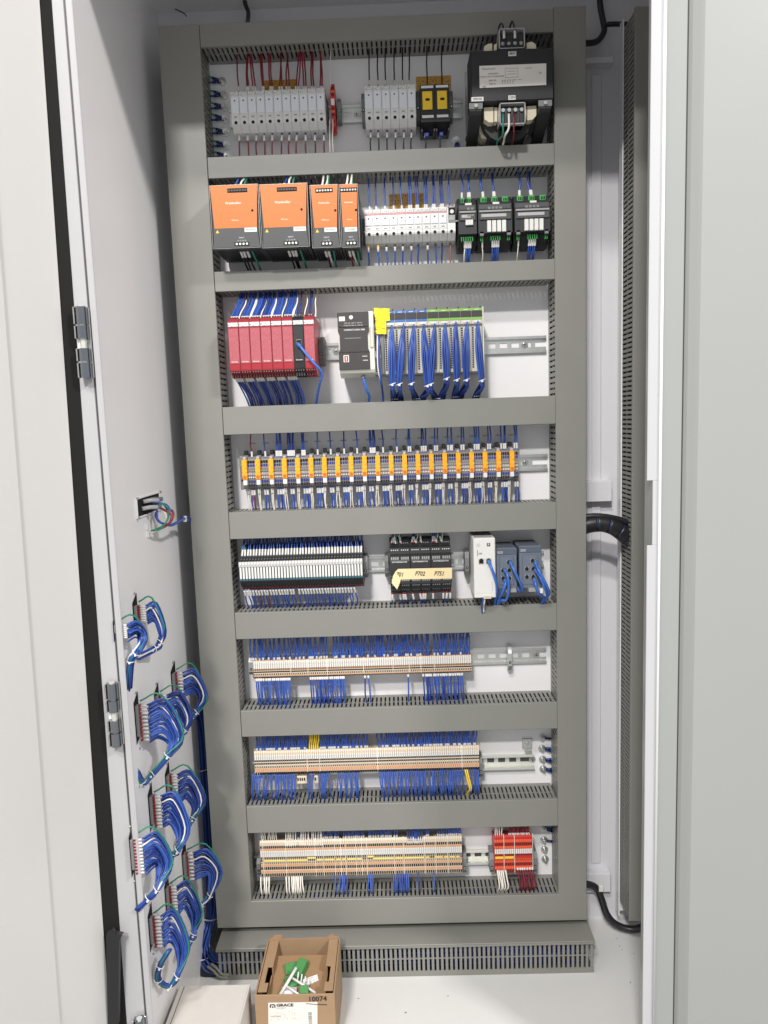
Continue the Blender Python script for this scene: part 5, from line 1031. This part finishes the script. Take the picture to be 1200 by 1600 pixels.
for px, py in ((229, 822), (231, 834), (289, 810)): q = A(px, py, ye-16 if px < 260 else ye+100); b.box(q.x-3, q.x+3, q.y-3, q.y+3, q.z-7, q.z+5, 'white_plastic', .6)
obj('tie_mount', b, T, O)
# ------------------------------------------------------------------ black conduits at the right and top
def conduit(name, label, pts, r, wrap=False, ties=()):
    P = smooth([A(*p) for p in pts], 8); O = P[0]; T = thing(name, label, 'conduit', O)
    b = MB(); b.tube(P, r*(.93 if wrap else 1), 'wire_blue' if wrap else 'conduit', 12); obj('tube', b, T, O)
    if wrap:
        b = MB(); n = len(P); seg = 7
        i = 0
        while i < n-1:
            j = min(n-1, i+seg); b.tube(P[i:j+1] if j-i < seg else P[i:j]+[P[j-1].lerp(P[j], .72)], r, 'conduit', 14); i = j
        obj('spiral_wrap', b, T, O)
    for px, py, y in ties: 
        q = A(px, py, y); b = MB(); b.box(q.x-5, q.x+5, q.y-8, q.y+4, q.z-6, q.z+8, 'white_plastic', 1); obj('tie_mount', b, T, O)
conduit('cable_conduit', 'thick spiral wrapped black conduit crossing from the frame to the side duct', ((896, 828, -36), (915, 821, -38), (938, 818, -40), (958, 823, -42), (974, 834, -40), (986, 846, -34), (1000, 862, -30)), 18, True)
conduit('cable_conduit', 'thin black conduit lying over the thick spiral wrapped one', ((896, 811, -40), (925, 806.5, -44), (950, 808, -46), (975, 814, -44), (992, 822, -36)), 6.5)
conduit('cable_conduit', 'black conduit sagging at lower right below the side duct', ((905, 1384, 10), (920, 1382, 10), (933, 1389, 12), (940, 1405, 14), (948, 1428, 14), (962, 1444, 8), (985, 1452, 0), (1004, 1448, -8), (1014, 1438, -14)), 8, ties=((938, 1387, 10),))
conduit('cable_conduit', 'black cable drop at top right with curved end into the frame', ((936, -20, 40), (938, 10, 45), (942, 32, 46), (944, 48, 46), (936, 62, 42), (924, 67, 30), (906, 67, 10)), 6, ties=())
conduit('cable_conduit', 'short black cable stub between wall and side duct at top', ((949, 38, 40), (962, 37.5, 30), (982, 38, 8)), 5)
conduit('cable_conduit', 'thin black cable bent at the ceiling above the fuse holders', ((380, -8, 30), (384, 8, 34), (388, 20, 30), (387, 33, 10), (386, 42, -20)), 4.5)
# ------------------------------------------------------------------ cabinet floor: flat white carton and the open brown box
b = MB(); b.box(-463, -322, -425, -264, ZF+.3, -1100, 'carton_white', 1.2); T = thing('flat_carton', 'flat whitish carton lying at lower left beside the brown box', 'carton', (-392, -345, ZF)); O = T.location*1000; obj('carton_body', b, T, O)
b = MB(); b.box(-452, -325, -424, -268, -1100.05, -1098.6, 'carton_white', .4); obj('lid', b, T, O); b = MB(); b.box(-453.6, -452.2, -424, -267, -1100.6, -1099.6, 'dark_grey'); obj('lid_seam', b, T, O)
bx0, bx1, by0, by1, bz0, bz1 = -307, -151, -300, -142, ZF+.4, -1095; t = 3
T = thing('cardboard_box', 'open brown cardboard box marked 10074 with a white printed label', 'box', ((bx0+bx1)/2, (by0+by1)/2, ZF)); O = T.location*1000
b = MB(); b.box(bx0, bx1, by0, by0+t, bz0, bz1, 'cardboard', .6); fp = obj('front_panel', b, T, O)
b = MB(); b.ext([(bx0+2, bz0), (bx1-2, bz0), (bx1-2, bz1+1), (bx1-12, bz1+4), (bx1-16, bz1+10), (bx1-26, bz1+5), (bx1-32, bz1+1), (bx0+34, bz1), (bx0+30, bz1+9), (bx0+14, bz1+9), (bx0+6, bz1+2), (bx0+2, bz1)], 'y', by1-t, by1, 'cardboard'); obj('back_panel', b, T, O)
b = MB(); b.box(bx0+3, bx1-3, by0+3.1, by1-3.1, bz0, bz0+3, 'cardboard_inside'); obj('bottom', b, T, O)
for s in (-1, 1):
    xo = bx0 if s < 0 else bx1; xi = xo-s*24
    b = MB(); b.box(xo, xo-s*t, by0+3.1, by1-3.1, bz0, bz1-.5, 'cardboard', .5); obj('side_panel', b, T, O)
    b = MB(); b.box(xo-s*4.2, xi, by0+78, by1-4, bz1-4, bz1-1, 'cardboard', .4); b.box(xo-s*4.2, xo-s*14, by0+34, by0+77.9, bz1-4.3, bz1-1.3, 'cardboard', .4); b.box(xo-s*4.2, xi+s*2, by0+12, by0+33.9, bz1-4.1, bz1-1.1, 'cardboard', .4); obj('rim_flap', b, T, O)
    b = MB(); b.box(xi, xi+s*t, by0+80, by1-4, bz0+4, bz1-4.2, 'cardboard_inside'); b.box(xi+s*1, xi+s*(t+.6), by0+20, by0+72, bz0+4, bz1-16, 'cardboard_inside'); obj('inner_wall', b, T, O)
p = [A(px, py, by0-.6) for px, py in ((419, 1567), (496, 1566), (496, 1680), (420, 1680))]
b = MB(); b.add(p+[q+Vector((0, .5, 0)) for q in p], [(0, 1, 2, 3), (7, 6, 5, 4), (0, 4, 5, 1), (1, 5, 6, 2), (2, 6, 7, 3), (3, 7, 4, 0)], 'paper'); obj('label', b, T, O)
q = A(421.5, 1572, by0-1)-O
b = MB(); lx, lz = q.x+O.x, A(421.5, 1572, by0-1).z
b.ext([(lx, lz-4), (lx, lz+1.5), (lx+2, lz+3.5), (lx+9, lz+3.5), (lx+11, lz+1.5), (lx+11, lz-4), (lx+8.8, lz-4), (lx+8.8, lz+.6), (lx+8, lz+1.4), (lx+3, lz+1.4), (lx+2.2, lz+.6), (lx+2.2, lz-4)], 'y', by0-1, by0-.5, 'ink'); b.box(lx+4, lx+7, by0-1, by0-.5, lz-4, lz-1, 'ink'); obj('logo', b, T, O)
text(T, 'GRACE', 8.2, (q.x+13, q.y, q.z+1), 'ink', 'LEFT', bold=.35, sx=1.25); text(T, 'PORT', 5.5, (q.x+13, q.y, q.z-5.6), 'mid_grey', 'LEFT', sx=1.35)
b = MB(); b.box(lx, lx+58, by0-.95, by0-.55, lz-22, lz-12, 'print_carton'); b.box(lx, lx+62, by0-.95, by0-.55, lz-31, lz-24, 'print_carton'); 
for k in range(12): b.box(lx+74, lx+81, by0-.95, by0-.55, lz-16-k*2.4, lz-15-k*2.4+R(0, 1), 'mid_grey')
obj('print', b, T, O); text(T, 'P-R2-K3RF0', 4, (q.x+1, q.y, q.z-22.6), 'dark_grey', 'LEFT')
q2 = A(496, 1561, by0-.6)-O; text(T, '10074', 14, (q2.x, q2.y-.2, q2.z), 'ink', bold=.3, sx=1.05, rot=(90, -1, 0))
b = MB(); u = A(478, 1568, by0-.6); u2 = A(511, 1570, by0-.6); b.tube([u+Vector((0, -.2, 0)), u.lerp(u2, .5)+Vector((0, -.2, -.5)), u2+Vector((0, -.2, 0))], .6, 'ink', 5); obj('pen_stroke', b, T, O)
# things inside the box
def rotbox(mb, cen, sz, rz, rx, m, c=.5, ry=0):
    t2 = MB(); t2.box(-sz[0]/2, sz[0]/2, -sz[1]/2, sz[1]/2, -sz[2]/2, sz[2]/2, m, c); mt = Matrix.Rotation(math.radians(rz), 3, 'Z') @ Matrix.Rotation(math.radians(rx), 3, 'X') @ Matrix.Rotation(math.radians(ry), 3, 'Y')
    mb.add([Vector(cen)+mt @ Vector(v) for v in t2.v], t2.f, m)
for k, (px, py, y, sz, rz, rx, lab) in enumerate(((470, 1519, -215, (19, 40, 32), -20, 15, 'green plug connector standing highest in the cardboard box'), (456, 1516, -205, (28, 24, 18), 12, 20, 'green plug connector at the back left in the cardboard box'), (458, 1536, -235, (32, 26, 18), 30, 8, 'dark green plug connector under the white frame in the cardboard box'), (475, 1549, -262, (18, 18, 16), 10, 30, 'small green plug connector at the front of the cardboard box'))):
    c = A(px, py, y); b = MB(); rotbox(b, c, sz, rz, rx, 'dull_green', 1.5)
    for j in range(4): rotbox(b, c+Vector((-sz[0]*.2+j*sz[0]*.15, -sz[1]*.42-1, 1)), (1.2, 2, sz[2]*.8), rz, rx, 'green_plug', .2)
    solo('green_connector', b, lab, 'connector', None, c)
b = MB(); a_, c_, d_, e_, f_ = (A(463, 1512, -230), A(437, 1556, -272), A(455, 1527, -240), A(494, 1552, -262), A(448, 1541, -258))
def bar(mb, p, q, r=2.6): mb.tube([p, q], r, 'white_plastic', 6)
bar(b, a_, c_, 3.4); bar(b, d_, e_, 2.6); bar(b, f_, A(470, 1556, -272), 2.4); bar(b, A(438, 1555, -272), A(466, 1559, -276), 1.6)
for k in range(4): p0 = d_.lerp(e_, .25+k*.14); bar(b, p0, p0+Vector((2, 8, 14)), 1.5)
solo('plastic_bracket', b, 'white plastic bracket with comb teeth lying slanted in the cardboard box', 'bracket', None, d_)
b = MB(); c = A(486, 1538, -240); rotbox(b, c, (34, 1, 26), 25, -45, 'print_label', .2); rotbox(b, c+Vector((-4, -14, -12)), (30, 1, 22), 10, -30, 'paper', .2); o = solo('paper_sheet', b, 'crumpled white printed paper at right inside the cardboard box', 'paper', None, c)
b = MB(); c = A(452, 1551, -262); rotbox(b, c, (30, 1, 20), 0, -20, 'clear_grey', .2); rotbox(b, c+Vector((-2, -2, 1)), (20, 1, 9), 8, -20, 'lever_grey', .2); solo('plastic_bag', b, 'clear plastic bag with bluish print at the front inside the cardboard box', 'bag', None, c)
b = MB(); c = A(468, 1528, -225); rotbox(b, c, (110, 110, 1), 0, 8, 'cardboard_inside', .2); solo('cardboard_sheet', b, 'loose cardboard sheet lying under the green connectors in the box', 'cardboard', None, c+Vector((0, 0, 0)))
b = MB()
for px, py in ((968, 1478), (990, 1490), (964, 1466), (972, 1484), (634, 1582), (560, 1560), (700, 1556), (985, 1535)):
    c = A(px, py, z=ZF+.8); rotbox(b, c, (R(2, 5), R(.8, 1.6), .8), R(0, 90), 0, 'dark_grey' if R(0, 1) < .6 else 'wire_blue', .1)
tag(obj('debris', b), 'tiny wire offcuts and swarf specks on the white cabinet floor', None, None, 'stuff')
print('wires', COUNT, 'objects', len(bpy.data.objects))
